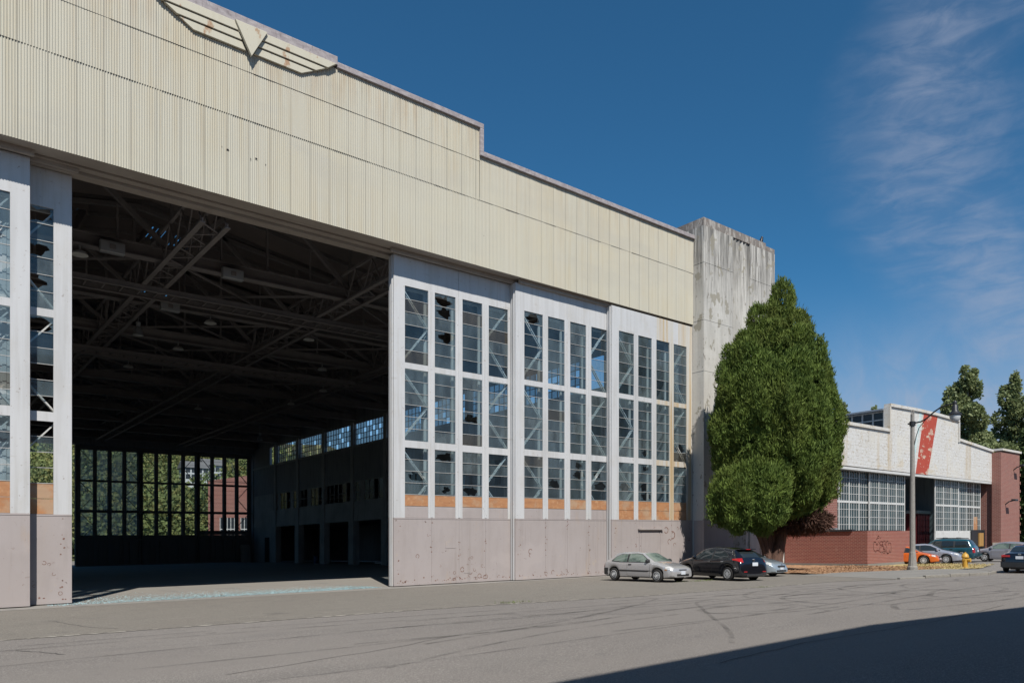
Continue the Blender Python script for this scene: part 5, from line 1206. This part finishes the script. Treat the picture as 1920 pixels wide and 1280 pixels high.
# silver three-door hatchback, nose out
HK = [(-2.09, .60, .50, .70, .60), (-2.06, .74, .60, .76, .62), (-2.00, .92, .80, .80, .60), (-1.92, 1.00, .88, .815, .58), (-1.58, 1.24, .91, .83, .53), (-1.38, 1.325, .91, .835, .53), (-.9, 1.37, .90, .845, .54), (-.2, 1.385, .89, .85, .54), (.22, 1.345, .88, .85, .54), (.45, 1.22, .87, .848, .57), (1.02, .93, .85, .84, .63), (1.4, .86, .79, .825, .62), (1.85, .75, .69, .78, .60), (2.02, .66, .58, .70, .56), (2.09, .54, .47, .62, .50)]
car('silver three-door hatchback parked nose out against the grey hangar door', 'car', 28.62, 24.45, 270, HK, (-1.36, 1.26), 1.46, .30, p_silver, carglass_l,
    [([(-1.45, .97), (-1.32, 1.12), (-1.05, 1.23), (-.62, 1.27)], [(-1.48, .94), (-1.3, .92), (-1.0, .91), (-.55, .91)]), ([(-.5, 1.27), (-.1, 1.275), (.22, 1.24), (.74, .93)], [(-.45, .91), (0, .91), (.4, .91), (.76, .91)])],
    [(-.5, .86, .26, .875, -.33)],
    front=[('headlight', ([(1.72, .74), (1.86, .725), (2.0, .66)], [(1.70, .62), (1.86, .60), (2.03, .575)]), headl), ('indicator', ([(1.68, .60), (1.80, .595)], [(1.70, .57), (1.82, .565)]), amber)],
    rear=[('taillight', ([(-2.06, .86), (-1.95, .90)], [(-2.07, .62), (-1.97, .62)]), tail), ('rear_bumper', ([(-2.085, .60), (-1.72, .60)], [(-2.085, .28), (-1.72, .28)]), plastic)],
    ws=(.30, .98, .86, .96), rw=(-1.90, -1.50, .90, .88), mirror_x=.70, mirror_z=.96, mirror_m=plastic, scale=1.04,
    extra={'strip': (-.98, .92, .50), 'boxes': [('grille', (2.075, 2.10, -.26, .26, .565, .60), plastic), ('intake', (2.06, 2.105, -.42, .42, .30, .40), plastic), ('front_plate', (2.10, 2.115, -.15, .15, .37, .52), plate_m), ('rear_bumper_bar', (-2.11, -2.05, -.66, .66, .30, .58), plastic)]})
# black five-door hatchback, nose in
LK = [(-2.22, .58, .48, .74, .66), (-2.20, .78, .66, .80, .66), (-2.12, 1.00, .84, .835, .63), (-2.02, 1.08, .94, .845, .62), (-1.72, 1.34, 1.0, .86, .58), (-1.5, 1.46, 1.0, .87, .57), (-.9, 1.53, .99, .885, .57), (-.2, 1.555, .97, .89, .57), (.4, 1.49, .95, .89, .58), (.8, 1.30, .95, .885, .60), (1.25, 1.05, .93, .875, .66), (1.7, .95, .86, .86, .66), (2.05, .84, .76, .80, .62), (2.2, .70, .60, .70, .56), (2.25, .54, .46, .60, .50)]
car('black five-door hatchback parked nose in beside the silver three-door hatchback', 'car', 31.75, 22.45, 79, LK, (-1.36, 1.34), 1.54, .325, p_black, carglass,
    [([(-1.35, 1.10), (-1.2, 1.27), (-.9, 1.36), (-.42, 1.40)], [(-1.2, 1.06), (-1.0, 1.03), (-.7, 1.02), (-.38, 1.01)]), ([(-.32, 1.40), (.05, 1.405), (.42, 1.36), (.98, 1.06)], [(-.28, 1.01), (.1, 1.0), (.5, .99), (1.02, 1.0)])],
    [(-1.25, -.40, .30, .98, -1.06), (-.36, .86, .30, .97, -.18)],
    front=[('headlight', ([(1.78, .88), (2.05, .80)], [(1.85, .78), (2.12, .68)]), headl)],
    rear=[('taillight', ([(-2.05, 1.06), (-1.85, 1.04), (-1.60, 1.02)], [(-2.17, .86), (-1.98, .92), (-1.66, .97)]), tail)],
    ws=(.48, 1.18, .88, .97), rw=(-2.02, -1.62, .86, .84), mirror_x=.86, mirror_z=1.06, style='multi', zb=.19, scale=1.03,
    extra={'handle': chrome, 'boxes': [('rear_plate', (-2.245, -2.225, -.17, .17, .70, .86), plate_m), ('spoiler', (-1.80, -1.52, -.50, .50, 1.435, 1.475), p_black), ('brake_light', (-1.815, -1.79, -.14, .14, 1.435, 1.465), tail), ('reflector', (-2.235, -2.215, .48, .68, .42, .46), tail), ('reflector', (-2.235, -2.215, -.68, -.48, .42, .46), tail), ('diffuser', (-2.24, -2.12, -.5, .5, .22, .32), plastic)], 'rings': [('emblem', (-2.155, 0, .97), .065, 'x')]})
# sedan type
def sed(Ln, W, H):
    k = Ln / 4.6; h = H / 1.45; w = W / 1.8
    return [(x * k, zt * h, zs * h, ww * w, wt * w) for x, zt, zs, ww, wt in [(-2.3, .60, .50, .72, .62), (-2.27, .82, .68, .79, .64), (-2.18, 1.0, .88, .82, .62), (-1.9, 1.04, .94, .845, .62), (-1.55, 1.07, .95, .86, .62), (-1.0, 1.32, .95, .88, .56), (-.7, 1.41, .95, .89, .55), (-.1, 1.45, .93, .90, .55), (.35, 1.40, .92, .90, .56), (.65, 1.26, .91, .895, .58), (1.15, .99, .89, .885, .66), (1.6, .90, .82, .87, .66), (2.02, .79, .72, .81, .62), (2.2, .68, .58, .72, .58), (2.3, .52, .45, .62, .50)]]
def sedan(label, x, y, head, Ln, W, H, pm, gl=None, style='multi', scale=1., boxes=(), rings=(), extra=None, handle=None, mm=None):
    k = Ln / 4.6; h = H / 1.45
    q = lambda L: [(a * k, c_ * h) for a, c_ in L]
    return car(label, 'car', x, y, head, sed(Ln, W, H), (-1.33 * k, 1.36 * k), W * .86, .315, pm, gl or carglass,
        [(q([(-1.22, 1.0), (-1.0, 1.17), (-.75, 1.27), (-.36, 1.31)]), q([(-1.15, .985), (-.9, .98), (-.6, .975), (-.32, .97)])), (q([(-.27, 1.31), (0, 1.32), (.36, 1.28), (.92, 1.0)]), q([(-.23, .965), (.1, .96), (.5, .95), (.95, .955)]))],
        [(-1.18 * k, -.34 * k, .28 * h, .93 * h, -1.0 * k), (-.30 * k, .92 * k, .28 * h, .92 * h, -.13 * k)],
        front=[('headlight', (q([(1.85, .80), (2.08, .74)]), q([(1.88, .68), (2.14, .62)])), headl)], rear=[('taillight', (q([(-2.22, .93), (-1.95, .94)]), q([(-2.27, .76), (-1.98, .82)])), tail)],
        ws=(.42 * k, 1.10 * k, .88, .96), rw=(-1.50 * k, -1.0 * k, .92, .88), mirror_x=.82 * k, mirror_z=1.0 * h, style=style, zb=.19, scale=scale, mirror_m=mm,
        extra={'boxes': list(boxes), 'rings': list(rings), 'handle': handle or pm})
gr = lambda Ln: [('grille', (Ln / 2 - .03, Ln / 2 + .012, -.34, .34, .50, .60), plastic), ('intake', (Ln / 2 - .06, Ln / 2 + .01, -.48, .48, .27, .37), plastic), ('front_plate', (Ln / 2 + .012, Ln / 2 + .025, -.16, .16, .38, .50), plate_m)]
sedan('pale blue-silver sedan nose showing between the black hatchback and the wood chips', 35.75, 23.85, 272, 4.6, 1.78, 1.42, p_silver2, boxes=gr(4.6), rings=[('emblem', (2.31, 0, .64), .05, 'x')])
o = sedan('orange sports coupe with a battered front wing behind the concrete lamp post', 56.4, 24.2, 283, 4.55, 1.8, 1.32, p_orange, boxes=gr(4.55) + [('missing_wing', (1.0, 1.75, .70, .93, .30, .62), plastic)])
sedan('cool silver sedan parked between the orange coupe and the teal wagon', 59.4, 23.9, 281, 4.75, 1.82, 1.45, p_silver3, boxes=gr(4.75), rings=[('emblem', (2.39, 0, .64), .05, 'x')])
# teal wagon / SUV
SK = [(-2.42, .62, .52, .80, .72), (-2.40, .86, .72, .86, .72), (-2.34, 1.10, .98, .895, .69), (-2.22, 1.25, 1.06, .90, .68), (-1.95, 1.66, 1.08, .91, .66), (-1.8, 1.73, 1.08, .91, .66), (-1.0, 1.76, 1.07, .92, .66), (-.2, 1.77, 1.06, .92, .66), (.3, 1.72, 1.05, .92, .66), (.62, 1.50, 1.04, .92, .67), (1.05, 1.18, 1.03, .915, .70), (1.6, 1.10, .99, .90, .70), (2.1, 1.02, .92, .86, .68), (2.3, .86, .74, .80, .64), (2.36, .62, .54, .70, .58)]
car('dark teal sport utility wagon with roof rack parked before the white hangar doors', 'SUV', 62.8, 24.2, 97, SK, (-1.45, 1.42), 1.6, .36, p_teal, carglass,
    [([(-2.05, 1.18), (-1.95, 1.48), (-1.8, 1.56), (-1.12, 1.58)], [(-2.05, 1.14), (-1.8, 1.13), (-1.5, 1.12), (-1.12, 1.12)]), ([(-1.0, 1.58), (-.6, 1.585), (-.22, 1.58)], [(-1.0, 1.12), (-.6, 1.115), (-.22, 1.11)]), ([(-.1, 1.58), (.2, 1.57), (.42, 1.48), (.8, 1.12)], [(-.1, 1.11), (.2, 1.10), (.5, 1.10), (.82, 1.10)])],
    [(-1.02, -.18, .36, 1.07, -.88), (-.14, .95, .36, 1.06, .02)],
    front=[('headlight', ([(2.05, .96), (2.25, .88)], [(2.08, .78), (2.3, .72)]), headl)],
    rear=[('taillight', ([(-2.385, 1.06), (-2.26, 1.08)], [(-2.41, .72), (-2.28, .72)]), tail)],
    ws=(.42, 1.0, .88, .96), rw=(-2.22, -1.96, .88, .88), mirror_x=.78, mirror_z=1.16, style='five', zb=.27, scale=1.02,
    extra={'boxes': [('roof_rail', (-1.7, .2, .56, .60, 1.77, 1.82), dkmetal), ('roof_rail', (-1.7, .2, -.60, -.56, 1.77, 1.82), dkmetal), ('cross_bar', (-1.2, -1.14, -.6, .6, 1.82, 1.85), dkmetal), ('cross_bar', (-.3, -.24, -.6, .6, 1.82, 1.85), dkmetal), ('rear_bumper', (-2.52, -2.3, -.86, .86, .45, .68), p_teal), ('rear_plate', (-2.44, -2.41, -.17, .17, .78, .92), plate_m), ('tow_hitch', (-2.62, -2.48, -.06, .06, .38, .46), dkmetal)]})
# grey hatchback, nose left
o = car('light grey small hatchback half hidden behind the black sedan', 'car', 65.2, 20.5, 95, LK, (-1.36, 1.34), 1.5, .31, p_grey, carglass_l,
    [([(-1.35, 1.10), (-1.2, 1.27), (-.9, 1.36), (-.42, 1.40)], [(-1.2, 1.06), (-1.0, 1.03), (-.7, 1.02), (-.38, 1.01)]), ([(-.32, 1.40), (.05, 1.405), (.42, 1.36), (.98, 1.06)], [(-.28, 1.01), (.1, 1.0), (.5, .99), (1.02, 1.0)])],
    [(-1.25, -.40, .30, .98, -1.06), (-.36, .86, .30, .97, -.18)],
    front=[('headlight', ([(1.72, .90), (2.02, .82)], [(1.85, .78), (2.12, .68)]), headl)], rear=[('taillight', ([(-2.12, 1.02), (-1.85, 1.0)], [(-2.18, .80), (-1.95, .86)]), tail)],
    ws=(.48, 1.18, .88, .97), rw=(-2.02, -1.62, .86, .84), mirror_x=.86, mirror_z=1.06, style='five', scale=.97, extra={'handle': p_grey})
sedan('black sedan seen from behind at the right edge by the kerb', 46.9, 13.7, 6, 4.7, 1.82, 1.45, p_black, boxes=[('rear_plate', (-2.36, -2.335, -.17, .17, .70, .85), plate_m), ('taillight', (-2.335, -2.30, .42, .80, .80, .90), tail), ('taillight', (-2.335, -2.30, -.80, -.42, .80, .90), tail), ('rear_bumper', (-2.40, -2.25, -.82, .82, .28, .56), p_black)], rings=[('emblem', (-2.305, 0, .95), .06, 'x')])
# weeds along the door foot and in the apron
wv, wf = [], []
for (cx_, cy_, nn, sp) in [(30.0, 22.2, 120, .5), (15.6, 19.0, 60, .35), (29.0, 22.6, 50, .4), (27.2, 17.2, 30, .3)]:
    for _ in range(nn):
        x, y = cx_ + rnd.gauss(0, sp), cy_ + rnd.gauss(0, sp * .4); a = rnd.uniform(0, 6.28); l = rnd.uniform(.02, .07); k = len(wv)
        wv += [(x, y, 0), (x + .015, y, 0), (x + math.cos(a) * l + .01, y + math.sin(a) * l, l), (x + math.cos(a) * l, y + math.sin(a) * l, l)]; wf.append((k, k + 1, k + 2, k + 3))
tag(arr_mesh('weeds', wv, wf, mat('weed_green', (.10, .14, .03), .8)), kind='stuff')
